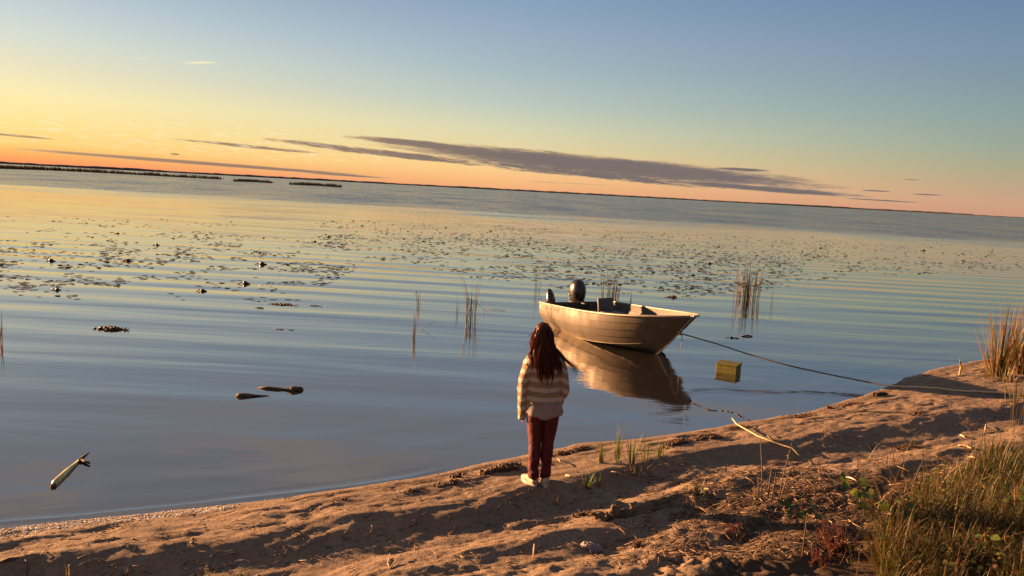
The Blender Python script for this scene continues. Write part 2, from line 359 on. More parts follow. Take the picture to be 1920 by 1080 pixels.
# ------------------------------------------------------------------ water
m_w, k = mat_new('lake_water'); geo = k.n('ShaderNodeNewGeometry'); pos = geo.outputs['Position']
sp = k.n('ShaderNodeSeparateXYZ'); k.l(pos, sp.inputs[0]); PX, PY, _ = sp.outputs
bend = k.noise(k.mapping(pos, sc=(.05, .05, 1)), 1., 2, .5)
def bands(rot, lam, stretch, dist_):
    mp = k.mapping(pos, rot=(0, 0, rot)); wv = k.n('ShaderNodeTexWave', wave_type='BANDS', bands_direction='Y'); k.l(mp, wv.inputs[0])
    wv.inputs['Scale'].default_value = 1/(lam*3.18); wv.inputs['Distortion'].default_value = dist_; wv.inputs['Detail'].default_value = 2; wv.inputs['Detail Scale'].default_value = stretch; wv.inputs['Detail Roughness'].default_value = .4
    return wv.outputs['Fac']
s1 = k.noise(k.mapping(pos, rot=(0, 0, rad(2)), sc=(.07, .62, 1)), 1.0, 2, .4, .6)
s2 = k.noise(k.mapping(pos, rot=(0, 0, rad(-9)), sc=(.13, 1.15, 1)), 1.0, 2, .45, .4)
s4 = bands(rad(3), 1.55, .25, 3.5)
s3 = k.noise(k.mapping(pos, rot=(0, 0, rad(-14)), sc=(.7, 4.2, 1)), 1., 3, .55, .4)
f1 = k.noise(k.mapping(pos, rot=(0, 0, rad(-8)), sc=(1, 2.6, 1)), 6.0, 3, .6)
amp_mid = k.mr(PY, 6., 20., .5, 1.15)
patch = k.noise(k.mapping(pos, sc=(.05, .11, 1)), 1., 2, .5)
h = k.math('MULTIPLY', s1, .030); h = k.math('ADD', h, k.math('MULTIPLY', s2, .016)); pm = k.noise(k.mapping(pos, sc=(.09, .16, 1)), 1., 3, .6); h = k.math('ADD', h, k.math('MULTIPLY', s4, k.mr(pm, .35, .62, .0025, .0125)))
h = k.math('ADD', h, k.math('MULTIPLY', s3, .0028)); h = k.math('MULTIPLY', h, amp_mid); f2 = k.noise(k.mapping(pos, rot=(0, 0, rad(-20)), sc=(1.1, 4.0, 1)), 1.6, 4, .6, .5); h = k.math('ADD', h, k.math('MULTIPLY', f2, k.mr(PY, 6., 30., .0014, .0012)))
h = k.math('ADD', h, k.math('MULTIPLY', f1, k.mr(patch, .35, .6, .0002, .0007)))
# ruffled open water beyond the lily belt
edge = k.math('ADD', PY, k.math('ADD', k.math('MULTIPLY', k.math('SUBTRACT', k.noise(k.mapping(pos, sc=(.012, .05, 1)), 1., 4, .6), .5), 70.), k.math('MULTIPLY', PX, .16)))
ruf = k.mr(edge, 60., 108.)
c1 = k.noise(k.mapping(pos, sc=(.35, 1.3, 1)), 1., 5, .65); c2 = k.noise(k.mapping(pos, sc=(.12, .35, 1)), 1., 3, .6)
h = k.math('ADD', h, k.math('MULTIPLY', ruf, k.math('ADD', k.math('MULTIPLY', c1, .05), k.math('MULTIPLY', c2, .05))))
bp = k.n('ShaderNodeBump'); bp.inputs['Strength'].default_value = 1.; bp.inputs['Distance'].default_value = 1.; k.l(h, bp.inputs['Height'])
gl = k.n('ShaderNodeBsdfGlossy'); gl.inputs[0].default_value = (1, .935, .85, 1); k.l(k.mr(ruf, 0, 1, .008, .09), gl.inputs['Roughness']); k.l(bp.outputs[0], gl.inputs['Normal'])
df = k.n('ShaderNodeBsdfDiffuse'); murk = k.mix(k.mr(k.noise(pos, .5, 4, .6), .3, .7), (.022, .021, .021), (.017, .017, .018)); k.l(murk, df.inputs[0])
def nrm_noise(sc, a, b_):
    nn = k.n('ShaderNodeTexNoise'); k.l(k.mapping(pos, sc=sc), nn.inputs['Vector']); nn.inputs['Scale'].default_value = 1.; nn.inputs['Detail'].default_value = 5; nn.inputs['Roughness'].default_value = .7
    q_ = k.n('ShaderNodeSeparateXYZ'); k.l(nn.outputs['Color'], q_.inputs[0]); return k.math('MULTIPLY', k.math('SUBTRACT', q_.outputs[0], .5), a), k.math('MULTIPLY', k.math('SUBTRACT', q_.outputs[1], .5), b_)
ax, ay = nrm_noise((1.6, 2.2, 1), .25, .42); bx, by = nrm_noise((.10, .05, 1), .05, .16)
gust = k.noise(k.mapping(pos, sc=(.05, .022, 1)), 1., 9, .75); gusts = k.mr(gust, .38, .62, .55, 1.9)
rf2 = k.math('MULTIPLY', ruf, gusts)
tilt = k.comb(k.math('MULTIPLY', k.math('ADD', ax, bx), rf2), k.math('MULTIPLY', k.math('SUBTRACT', k.math('ADD', ay, by), .06), rf2), 0.)
va = k.n('ShaderNodeVectorMath', operation='ADD'); k.l(bp.outputs[0], va.inputs[0]); k.l(tilt, va.inputs[1])
vn = k.n('ShaderNodeVectorMath', operation='NORMALIZE'); k.l(va.outputs[0], vn.inputs[0]); WN = vn.outputs[0]
k.l(WN, gl.inputs['Normal'])
fr = k.n('ShaderNodeFresnel'); fr.inputs[0].default_value = 2.1; k.l(WN, fr.inputs['Normal'])
fac = k.math('MULTIPLY', k.math('ADD', k.math('MULTIPLY', fr.outputs[0], .62), .33, clamp=True), k.mr(ruf, 0., 1., 1., .72))
ms = k.n('ShaderNodeMixShader'); k.l(fac, ms.inputs[0]); k.l(df.outputs[0], ms.inputs[1]); k.l(gl.outputs[0], ms.inputs[2])
o = k.n('ShaderNodeOutputMaterial'); k.l(ms.outputs[0], o.inputs[0])
SW = line([(-40, 985), (0, 979), (150, 968), (320, 950), (480, 932), (640, 914), (760, 896), (860, 872)], 0.)
SW2 = line([(1350, 812), (1420, 796), (1600, 715), (1700, 690), (1800, 672), (1900, 664)], 0.)
def water_z(x, y, u, v):
    vv = fl(SW, u)+.02*fbm(u*2, u*0, 3, 2); fade = sstep(u, SW[0][0]-.5, SW[0][0])*(1-sstep(u, SW[0][-1]-.5, SW[0][-1]))
    d_ = v-vv; z = .0035*np.exp(-(d_/.025)**2)*fade - .002*np.exp(-((d_+.09)/.05)**2)*fade
    vv = fl(SW2, u); fade = sstep(u, SW2[0][0], SW2[0][0]+2); d_ = v-vv
    z = z+.0012*np.exp(-(d_/.03)**2)*fade
    vs_ = fl(SH, u)
    for off, am, wd in ((.75, .0018, .13), (1.5, .002, .2)):
        d_ = v-vs_+off+.15*fbm(u*.5, u*0+off, 4, 2); z = z+am*np.exp(-(d_/wd)**2)
    return z*np.clip(1-np.abs(v)/8, 0, 1)
us = grid_axis(-6, 14, .05, (-3600, 3600), 1.15); vs = np.concatenate([-np.geomspace(4200, 3.6, 60), np.arange(-3.5, 1.6, .022)])
tag(grid_mesh('water', us, vs, water_z, m_w), kind='structure')

# far shore: a low wooded ridge across the lake
m_far = mat_simple('far_forest', (.085, .07, .07), (.06, .05, .055), .95, .02, coord='Object')
V = []; Fc = []; N = 420
for i in range(N):
    a = rad(-62+124*i/(N-1)); D = 2600; hgt = (6.0+3.*fbm(np.array([i*.05]), np.array([0.]), 7, 4)[0]*2)*(1-.6*i/N) + 1.6*random.random()
    if a > rad(31.5): hgt *= .55
    for dd, hz in ((0, -1), (0, hgt*.55), (14, hgt), (160, hgt*1.02), (420, -1)): V.append((sin(a)*(D+dd), cos(a)*(D+dd), hz))
for i in range(N-1):
    for j in range(4): q_ = i*5+j; Fc.append((q_, q_+5, q_+6, q_+1))
tag(mesh_obj('far_shore', V, Fc, m_far, smooth=False), kind='structure')

# ------------------------------------------------------------------ vegetation builders
def blade(mb, p, h_, az_, lean, bend, wid, col, seg=6, side=None):
    p = Vector(p); d = Vector((sin(az_), cos(az_), 0)); pts = []; ws = []
    x = 0; z = 0; th = lean
    for i in range(seg+1):
        t = i/seg; pts.append(p+d*x+Vector((0, 0, z))); ws.append(wid*(1-.9*t**1.6)*(.6+.4*min(1, t*4)))
        th = lean+bend*t*t; x += sin(th)*h_/seg; z += cos(th)*h_/seg
    s_ = Vector((cos(az_+random.uniform(-.9, .9)), -sin(az_), 0)).normalized() if side is None else side
    mb.ribbon(pts, ws, s_, col)
def kink(mb, p, h_, az_, lean, at_, kang, wid, col):
    p = Vector(p); d = Vector((sin(az_), cos(az_), 0)); a = p+(d*sin(lean)+Vector((0, 0, cos(lean))))*h_*at_
    b_ = a+(d*sin(lean+kang)+Vector((0, 0, cos(lean+kang))))*h_*(1-at_)
    s_ = Vector((cos(random.uniform(-.6, .6)), .3, 0)).normalized()
    mb.ribbon([p, p.lerp(a, .5), a, a.lerp(b_, .5), b_], [wid, wid, wid*.8, wid*.6, wid*.15], s_, col)
GR = [(.035, .045, .016), (.05, .055, .02), (.025, .03, .012)]; TAN = [(.17, .11, .05), (.12, .075, .035), (.23, .16, .08)]; RUST = [(.16, .05, .02), (.12, .045, .02)]; DRYR = [(.09, .055, .025), (.06, .04, .02)]
def jit(c, a=.25): s_ = 1+random.uniform(-a, a); return tuple(max(0, v_*s_) for v_ in c)
def reed_clump(px, py, n, hpx, wpx, label, cols=GR, dry=.2, kinks=2, spread=.35, lean0=0., name='reed_clump', group='reed clumps standing in the water', bigbend=0, wid=.011):
    c = at(px, py, 0); D = c.length; m_px = D/FPX; hm = hpx*m_px*1.15; wm = wpx*m_px/2; wid *= 1.3; mb = MB()
    for i in range(n):
        r_ = wm*.55*random.random()**.6; th = random.uniform(0, 2*pi); q_ = (r_*cos(th), r_*sin(th)*.7, -.08)
        hh_ = hm*random.uniform(.45, 1.); az_ = th+random.uniform(-.8, .8)
        col = jit(random.choice(DRYR if random.random() < dry else cols))
        blade(mb, q_, hh_+.08, pi/2-az_+pi/2*0, random.uniform(0, spread*.5)+abs(lean0), random.uniform(.0, spread*1.7), wid*random.uniform(.6, 1.1), col)
    for i in range(kinks):
        th = random.uniform(0, 2*pi); kink(mb, (wm*.4*cos(th), wm*.3*sin(th), -.08), hm*random.uniform(.7, 1.1), random.uniform(0, 2*pi), random.uniform(.05, .3), random.uniform(.5, .7), random.uniform(1.2, 2.4), wid*.9, jit(random.choice(DRYR)))
    for i in range(bigbend):
        blade(mb, (0, 0, -.05), hm*1.2, rad(-90)+random.uniform(-.2, .2), .12, .9, wid, jit(random.choice(cols)), 9)
    return tag(mb.build(name, M_leaf, loc=c), label, 'reeds', group)
random.seed(11)
reed_clump(884, 598, 13, 80, 52, 'tall reed clump with an arching leaf and brown broken leaves, left of the boat', dry=.55, kinks=3, bigbend=2, wid=.016)
reed_clump(775, 634, 7, 62, 16, 'narrow upright cluster of thin reeds nearest the middle of the calm water', dry=.2, kinks=1, spread=.12)
reed_clump(785, 574, 5, 44, 12, 'small thin reed tuft just behind the narrow upright cluster', dry=.2, kinks=1, spread=.12)
reed_clump(742, 612, 2, 14, 4, 'tiny pair of reed tips, leftmost of the reeds in mid water', kinks=0, spread=.1)
reed_clump(859, 590, 4, 42, 14, 'short fine reed tuft just left of the arching reed clump', kinks=0, spread=.2)
reed_clump(910, 586, 2, 28, 6, 'single thin reed just right of the arching reed clump', kinks=0, spread=.08)
reed_clump(1005, 545, 8, 62, 30, 'faint sparse reeds far behind the boat stern', kinks=1, spread=.16, wid=.008)
reed_clump(1143, 573, 34, 78, 74, 'wide green reed clump right behind the boat beside the black motor', dry=.22, kinks=4, spread=.30, wid=.015)
reed_clump(1183, 576, 4, 34, 10, 'short brown reed stalk behind the port rail of the boat', dry=.8, kinks=0, spread=.1)
reed_clump(1402, 562, 60, 70, 82, 'wide reed clump with rusty lower leaves standing alone right of the boat', cols=GR+RUST, dry=.5, kinks=5, spread=.24, wid=.016)
reed_clump(1447, 570, 4, 42, 12, 'slim green reed tuft at the right edge of the rusty reed clump', kinks=0, spread=.12)
reed_clump(1374, 560, 2, 62, 10, 'lone leaning reed at the left edge of the rusty reed clump', kinks=0, spread=.25)
reed_clump(3, 640, 5, 52, 12, 'dark reed stalks cut by the left edge of the photo', kinks=1, spread=.1)
mb = MB(); c = at(788, 616, 0); mb.tube([(-.02, 0, -.01), (.16, -.02, .09), (.30, -.04, .18)], [.004, .004, .002], 5, (.2, .14, .06)); mb.tube([(.0, 0, 0), (.15, -.12, -.02)], .004, 5, (.2, .14, .06))
tag(mb.build('bent_reed', M_dry, loc=c), 'single broken reed leaning out of the water at a low angle beside the narrow cluster', 'reed')
mb = MB(); c = at(912, 580, 0); mb.tube([(0, 0, .01), (.25, -.03, .02), (.45, -.05, .0)], [.005, .005, .003], 5, (.2, .14, .06))
tag(mb.build('floating_reed', M_dry, loc=c), 'long thin reed stem lying flat on the water right of the arching reed clump', 'reed')

# far reed beds
def reed_bed(pix, hpx, label, wpx=10):
    P0 = [at(px, py, 0) for px, py in pix]; mb = MB(); c = P0[0].copy()
    for a, b_ in zip(P0[:-1], P0[1:]):
        L_ = (b_-a).length; n = int(L_*9)
        for i in range(n):
            t = random.random(); p = a.lerp(b_, t)+Vector((random.uniform(-.5, .5), random.uniform(0, wpx), 0))-c
            edge_ = 1.; hh_ = hpx*p.length*0+hpx*(a.lerp(b_, t)).length/FPX*random.uniform(.35, 1.0)*(.7+.5*float(vnoise(p.x*.35+c.x, 0., 5)))
            mb.ribbon([p-Vector((0, 0, .2)), p+Vector((random.uniform(-.1, .1), 0, hh_*.6)), p+Vector((random.uniform(-.5, .5), 0, hh_))], [.45, .35, .05], (1, random.uniform(-.4, .4), 0), jit((.03, .022, .015)))
    return tag(mb.build('reed_bed', M_leaf, loc=c), label, 'reed bed', 'distant reed beds', 'stuff')
reed_bed([(-60, 314), (60, 318), (150, 322), (260, 328), (330, 332), (405, 336)], 6, 'longest dark reed bed on the horizon, reaching in from the left edge', 12)
reed_bed([(436, 340), (470, 341), (502, 343)], 5, 'middle short reed bed, between the long one and the rightmost one')
reed_bed([(541, 346), (590, 348), (632, 351)], 6, 'rightmost small reed bed of the three on the far water')

# ------------------------------------------------------------------ lily pads
random.seed(5)
def pad_mesh(i):
    r_ = 1.; n = 14; V = [(0, 0, .02)]; curl = random.choice([.03, .05, .08, .2]); cd_ = random.uniform(0, 2*pi)
    for ring, rr_ in enumerate((.55, 1.)):
        for k_ in range(n):
            th = .22+(2*pi-.44)*k_/(n-1); rad_ = rr_*(1+.06*sin(3*th+i)); up = .02+(curl*max(0, cos(th-cd_))**2 if ring else curl*.2*max(0, cos(th-cd_)))
            V.append((cos(th)*rad_, sin(th)*rad_*.85, up))
    Fc = [(0, 1+k_, 2+k_) for k_ in range(n-1)]+[(1+k_, 1+n+k_, 2+n+k_, 2+k_) for k_ in range(n-1)]
    return V, Fc
PADV = [pad_mesh(i) for i in range(8)]
def pad_sites():
    out = []
    def dens(px, py):
        hy = 304+px*.0533; dy = py-hy
        q_ = fbm(np.array([px/70.]), np.array([py/9.]), 13, 4, .75)[0]
        return dy, q_
    tries = 0
    while len(out) < 5600 and tries < 400000:
        tries += 1; px = random.uniform(-20, 1940); py = random.uniform(400, 625); dy, q_ = dens(px, py)
        # belt limits as measured from the horizon
        near = np.interp(px, [0, 250, 520, 700, 900, 1150, 1300, 1500, 1700, 1920], [275, 235, 255, 145, 170, 190, 190, 150, 120, 105]); far_ = np.interp(px, [0, 300, 600, 900, 1200, 1500, 1920], [100, 90, 75, 68, 64, 58, 55])
        if dy < far_ or dy > near: continue
        mid = (near+far_)/2; t = abs(dy-mid)/((near-far_)/2); thr = -.02+.13*t**2.5+(.075 if px < 600 else -.01)+(.06 if dy > 175 else 0)
        if px > 560 and px < 1000 and 130 < dy < 160: thr += .06
        if q_ < thr+random.uniform(-.13, .22): continue
        if random.random() > np.clip((dy/110.)**1.0*.75, .2, 1): pass
        c_ = at(px, py, 0)
        out.append((c_.x, c_.y, px, py))
    return out
sites = pad_sites(); sites.sort(key=lambda t: t[1])
pads_me = []
for i, (V, Fc) in enumerate(PADV):
    me = bpy.data.meshes.new('lily_pad'); me.from_pydata(V, [], Fc); me.polygons.foreach_set('use_smooth', [True]*len(Fc)); me.materials.append(M_pad)
    a = me.color_attributes.new('col', 'FLOAT_COLOR', 'POINT'); cc = random.choice([(1, 1, 1), (1.4, 1.1, .8), (.7, .7, .7), (1.2, .7, .45)]); a.data.foreach_set('color', [*cc, 1]*len(V)); pads_me.append(me)
def pad_size(D): return random.uniform(.040, .088)*(.82+.45*min(1, D/40))
for x, y, px, py in sites[:300]:
    o = bpy.data.objects.new('lily_pad', random.choice(pads_me)); o.location = (x, y, .002); s_ = pad_size(y); o.scale = (s_, s_, s_); o.rotation_euler = (random.uniform(-.03, .03), random.uniform(-.03, .03), random.uniform(0, 6.28)); link(o)
    tag(o, 'small dull lily pad lying flat in the nearer part of the lily belt', 'lily pad', 'lily pads on the lake')
mb = MB()
for x, y, px, py in sites[300:]:
    V, Fc = random.choice(PADV); s_ = pad_size(y); r_ = random.uniform(0, 6.28); cr, sr = cos(r_)*s_, sin(r_)*s_
    mb.add([(x+v[0]*cr-v[1]*sr, y+v[0]*sr+v[1]*cr, .002+v[2]*s_*1.3) for v in V], Fc, jit((1, .95, .85), .3))
tag(mb.build('lily_pads', M_pad), 'thousands of small dark lily pads spread in a belt across the lake', 'lily pads', kind='stuff')
# standing curled leaves
CURL = ['round dark curled leaf in the lily belt straight above the dark driftwood pair', 'far dark curled leaf among the pads, right one of a close pair', 'far dark curled leaf among the pads, left one of a close pair',
        'dark leaf bump on the lily pads above the brown weed clump', 'small dark leaf bump among pads, left of centre above the weed clump', 'lowest dark curled leaf of the left-hand lily patch',
        'dark curled leaf on the near pads, right of the brown weed clump', 'dark curled leaf beside the last near pads left of the reddish weed patch', 'dark curled leaf in the middle of the left-hand lily patch', 'single dark upright leaf in the far lily pads near the right edge',
        'tiny dark leaf on golden water above the left lily pads', 'orange curled leaf cluster on the water right of the boat', 'dark curled leaf just above the rusty reed clump', 'tiny dark leaf in the far lily belt right of the rusty reed clump']
for i, (px, py, s_) in enumerate([(491, 496, .16), (616, 445, .12), (590, 453, .10), (294, 460, .12), (240, 549-60, .11), (107, 545-1, .10), (460, 532, .13), (380, 546, .10), (96, 490, .13), (1732, 470, .16), (220, 438, .10), (1262, 558, .13), (1330, 495, .14), (1540, 465, .1)]):
    s_ *= .62; c = at(px, py, 0); mb = MB(); col = (2.2, 1.0, .25) if px == 1262 else (.7, .55, .4)
    mb.ball((0, 0, s_*.35), (s_*.8, s_*.5, s_*.55), 9, 5, col, .25); mb.ball((s_*.9, .1*s_, s_*.15), (s_*.7, s_*.4, s_*.2), 8, 4, col, .3)
    mb.tube([(-s_*2.4, 0, .01), (-s_, .02, .03), (0, 0, s_*.2)], [.01, .015, .02], 5, col)
    t_ = CURL[i]
    tag(mb.build('curled_leaf', M_pad, loc=c), t_, 'leaf', None if px == 1262 else 'curled leaves among the lily pads')

# ------------------------------------------------------------------ floating things
def weed_raft(name, px, py, wpx, label, n=60, zh=.04, cols=((1, 1, 1),), asp=.35, cat='weed'):
    c = at(px, py, 0); D = c.length; wm = wpx*D/FPX/2; mb = MB()
    for i in range(n):
        t = random.gauss(0, .42); x = wm*max(-1.2, min(1.2, t)); y = wm*asp*random.uniform(-1, 1)*(1-min(1, abs(t))*.6); s_ = random.uniform(.3, 1)*wm*.16
        mb.ball((x, y, zh*.3*random.random()*(1-abs(t)*.6)), (s_, s_*random.uniform(.4, .9), zh*random.uniform(.3, .9)*(1-.5*min(1, abs(t)))), 7, 4, jit(random.choice(cols)), .3)
    for i in range(n//2):
        x = wm*random.uniform(-1.1, 1.1); a = random.uniform(-.5, .5); L_ = wm*random.uniform(.15, .5)
        mb.tube([(x, wm*asp*random.uniform(-1, 1), .006), (x+L_*cos(a), wm*asp*random.uniform(-1, 1)*.6+L_*sin(a)*.3, .01+random.random()*zh)], [.004, .002], 4, jit((1, 1, 1)))
    return tag(mb.build(name, M_weed, loc=c), label, cat)
weed_raft('weed_raft', 210, 617, 52, 'brown clump of rotting weed floating alone in the calm water on the left', 70, .05)
weed_raft('weed_raft', 528, 571, 46, 'reddish weed patch with a loop of stem floating below the lily pads', 46, .03)
weed_raft('weed_raft', 592, 574, 30, 'thin scattered weed fragments right beside the reddish looped patch', 14, .02)
weed_raft('weed_raft', 530, 618, 60, 'faint thin line of drifting stems in calm water under the weed patch', 8, .008, asp=.1)
weed_raft('weed_raft', 1372, 634, 26, 'tangle of dark floating twigs right of the bow', 12, .03)
mb = MB(); c = at(1397, 631, 0); mb.tube([(-.08, 0, .01), (.05, .02, .02), (.16, .03, .01)], [.012, .018, .01], 7)
tag(mb.build('floating_stick', M_bark, loc=c), 'short dark stick floating by the twig tangle right of the bow', 'stick')
# two dark pieces of driftwood
D = at(530, 731, 0); mb = MB(); px_m = D.length/FPX
mb.tube([(-47*px_m, .02, .0), (-30*px_m, .02, .012), (-8*px_m, 0, .012), (0, .0, .008), (8*px_m, .0, .01), (20*px_m, -.01, .02), (33*px_m, .03, .014), (36*px_m, .05, .01)], [.012, .022, .020, .014, .020, .042, .034, .010], 9, flat=.8)
mb.ball((21*px_m, 0, .018), (.085, .05, .028), 9, 5, None, .2)
tag(mb.build('driftwood', M_bark, loc=D), 'dark waterlogged stick with a paddle-like end, the longer right piece of the floating pair', 'driftwood')
D = at(480, 743, 0); mb = MB()
mb.tube([(-32*px_m, -.06, .0), (-26*px_m, -.045, .015), (-14*px_m, -.02, .014), (0, .0, .01), (10*px_m, .02, .008), (22*px_m, .045, .002)], [.022, .032, .026, .014, .008, .003], 9, flat=.8); mb.ball((-24*px_m, -.03, .018), (.06, .03, .022), 8, 4, None, .25)
tag(mb.build('driftwood', M_bark, loc=D), 'dark tapering stick, the smaller left piece of the floating pair', 'driftwood')
# peeled forked stick
M_peel = mat_simple('peeled_wood', (.62, .62, .33), (.42, .36, .16), .5, 9, .6, 30, coord='Object')
A = at(97, 913, 0); B = at(148, 866, 0); Cc = at(167, 854, .02); C2 = at(168, 870, 0.01); mb = MB()
mb.tube([A-A, (A.lerp(B, .12)-A)+Vector((0, 0, .012)), (A.lerp(B, .5)-A)+Vector((0, .006, .016)), (A.lerp(B, .8)-A)+Vector((0, 0, .012)), B-A+Vector((0, 0, .012))], [.012, .028, .024, .016, .012], 10)
root = mb.build('forked_stick', M_peel, loc=A); tag(root, 'pale yellow-green peeled forked stick floating in the near water at lower left', 'stick')
mb = MB(); mb.tube([B-A+Vector((0, 0, .012)), B.lerp(Cc, .5)-A+Vector((0, 0, .02)), Cc-A+Vector((0, 0, .03))], [.016, .015, .006], 8); mb.tube([B.lerp(Cc, .1)-A+Vector((0, 0, .012)), C2-A+Vector((0, 0, .005))], [.016, .008], 8)
tag(mb.build('fork', M_bark, root), 'dark brown forked end')
mb = MB(); mb.ball((.012, .006, .012), (.026, .022, .018), 8, 5, None, .2); tag(mb.build('butt', M_bark, root), 'dark broken butt end')
# drifting weed line in front of the bow
mb = MB(); c = at(1360, 772, 0)
for i in range(60):
    t = random.random(); px = 1302+t*130; py = 757+t*38+4*sin(t*9); p = at(px, py, 0)-c; mb.ball((p.x+random.gauss(0, .01), p.y+random.gauss(0, .01), .002), (random.uniform(.008, .025), random.uniform(.006, .012), .008), 6, 4, None, .3)
tag(mb.build('weed_line', M_weed, loc=c), 'thin broken line of floating weed between the bow reflection and the beach', 'weed', kind='stuff')
# ------------------------------------------------------------------ boat
m_hull, k = mat_new('painted_aluminium'); co = k.n('ShaderNodeTexCoord').outputs['Object']
b = k.n('ShaderNodeBsdfPrincipled'); o = k.n('ShaderNodeOutputMaterial')
n_ = k.noise(k.mapping(co, sc=(1, 1, .35)), 5, 6, .65); n2_ = k.noise(k.mapping(co, sc=(6, 6, 1)), 4, 4, .6)
col = k.mix(k.mr(n_, .4, .7), (.072, .059, .048), (.045, .038, .032)); col = k.mix(k.math('MULTIPLY', k.mr(n2_, .55, .75), .4), col, (.055, .043, .032))
sz = k.n('ShaderNodeSeparateXYZ'); k.l(co, sz.inputs[0])
scum = k.mr(k.math('ADD', sz.outputs[2], k.math('MULTIPLY', k.math('SUBTRACT', n_, .5), .16)), .11, .0)
col = k.mix(k.math('MULTIPLY', scum, .8), col, (.12, .09, .05))
k.l(col, b.inputs['Base Color']); k.l(k.mr(n_, .3, .7, .5, .7), b.inputs['Roughness']); b.inputs['Specular IOR Level'].default_value = .45; b.inputs['Metallic'].default_value = .0
bp = k.n('ShaderNodeBump'); bp.inputs['Strength'].default_value = .5; bp.inputs['Distance'].default_value = .006; k.l(k.noise(k.mapping(co, sc=(1, 1, .6)), 3.5, 3, .5), bp.inputs['Height']); k.l(bp.outputs[0], b.inputs['Normal']); k.l(b.outputs[0], o.inputs[0])
M_bottom = mat_simple('bottom_paint', (.075, .068, .06), (.045, .04, .036), .55, 6, .4, 30)
M_alu = mat_simple('bare_aluminium', (.26, .235, .20), (.2, .18, .155), .5, 12, metallic=.4)
M_in = mat_simple('grey_interior', (.105, .10, .095), (.08, .075, .07), .65, 8, .3, 40)
M_seat = mat_simple('grey_vinyl', (.075, .08, .09), (.06, .065, .072), .6, 14, .3, 60)
M_black = mat_simple('black_gloss_cowl', (.012, .012, .014), (.02, .02, .022), .28, 5, spec=.6)
M_dk = mat_simple('dark_metal', (.03, .03, .032), (.05, .05, .05), .5, 9)
M_stripe = mat_simple('silver_decal', (.42, .43, .45), (.36, .36, .38), .35, 9)
M_text = mat_simple('dark_letter_paint', (.010, .008, .008), (.03, .022, .02), .6, 60)
_b = at(1297, 593, .84); _s = at(1012, 567, .46); L = math.sqrt((_b.x-_s.x)**2+(_b.y-_s.y)**2-.84**2)
def prof(t, pts): return float(np.interp(t, [p[0] for p in pts], [p[1] for p in pts]))
from bisect import bisect
def sm(t, pts):     # smooth (catmull) interpolation
    xs = [p[0] for p in pts]; ys = [p[1] for p in pts]; i = min(max(bisect(xs, t)-1, 0), len(xs)-2); h0 = xs[i+1]-xs[i]; q_ = (t-xs[i])/h0
    def m_(j):
        if j == 0: return (ys[1]-ys[0])/(xs[1]-xs[0])
        if j == len(xs)-1: return (ys[-1]-ys[-2])/(xs[-1]-xs[-2])
        return (ys[j+1]-ys[j-1])/(xs[j+1]-xs[j-1])
    return (2*q_**3-3*q_**2+1)*ys[i]+(q_**3-2*q_**2+q_)*h0*m_(i)+(-2*q_**3+3*q_**2)*ys[i+1]+(q_**3-q_**2)*h0*m_(i+1)
BG = [(0, .84), (.25, .87), (.5, .86), (.68, .79), (.82, .62), (.92, .38), (.975, .18), (1, .03)]
ZG = [(0, .46), (.25, .525), (.5, .60), (.75, .70), (1, .83)]
BC = [(0, .66), (.25, .70), (.5, .68), (.68, .56), (.82, .37), (.92, .18), (.975, .07), (1, .008)]
ZC = [(0, -.02), (.3, -.01), (.5, .02), (.68, .085), (.82, .17), (.92, .27), (1, .37)]
ZK = [(0, -.14), (.5, -.15), (.75, -.12), (.88, -.07), (1, .01)]
def station(t):
    """keel, chine and gunwale points of station t (starboard is y < 0)"""
    K = Vector((t*(L-.86), 0, sm(t, ZK))); C_ = Vector((t*(L-.44), -max(.006, sm(t, BC)), sm(t, ZC))); G = Vector((t*L, -max(.012, sm(t, BG)), sm(t, ZG))); return K, C_, G
def side_pt(t, s_, off=0.):        # s_ 0 chine .. 1 gunwale
    K, C_, G = station(t); p = C_.lerp(G, s_)
    bulge = .055*sin(pi*s_)*(1-t**4)
    lap = (s_*4) % 1.0 if s_ < .999 else 1.0
    step = .016*(1-lap)*(1-t**6)
    return p+Vector((0, -1, 0))*(bulge+off+step) if t < .999 else p
def hull_shell(side, inset=0.):
    NT_ = 60; rows = []
    svals = []
    for kk in range(4):
        for e_ in (0.002, .33, .66, .985): svals.append((kk+e_)/4)
    for i in range(NT_+1):
        t = i/NT_; t = 1-(1-t)**1.25; K, C_, G = station(t); row = []
        for s_ in (0, .25, .5, .75, 1.): p = K.lerp(C_, s_); p.z += -.02*sin(pi*s_)*(1-t); row.append(p)
        row.append(C_+Vector((0, -.014*(1-t**6), .004)))
        for s_ in svals: row.append(side_pt(t, s_))
        row.append(G.copy())
        if inset:
            for j, p in enumerate(row): p.y = min(-.002, p.y+inset); p.z += inset*.4 if j < 6 else 0
        if side > 0:
            for p in row: p.y = -p.y
        rows.append(row)
    return rows
boat_c = Vector((1.29, 16.0, 0)); hd = rad(-58.8)
bow_goal = at(1297, 593, .84); stern_goal = at(1012, 567, .46)
vec = (bow_goal-stern_goal); vec.z = 0
ang = math.atan2(vec.y, vec.x)-math.atan2(.84, L)          # heading so both corners land where they are seen
boat = empty('motorboat', (0, 0, 0)); boat.rotation_euler = (0, 0, ang)
hv = Vector((cos(ang), sin(ang), 0)); pv = Vector((-sin(ang), cos(ang), 0))
boat.location = (stern_goal+pv*.84+Vector((0, 0, -.40)))
boat.location.z = 0.
print('boat len wanted', (vec.length**2-.84**2)**.5, 'ang', math.degrees(ang), 'loc', boat.location)
tag(boat, 'open aluminium motorboat with ribbed beige sides floating bow-on to the beach on a rope', 'boat')
NB = 6
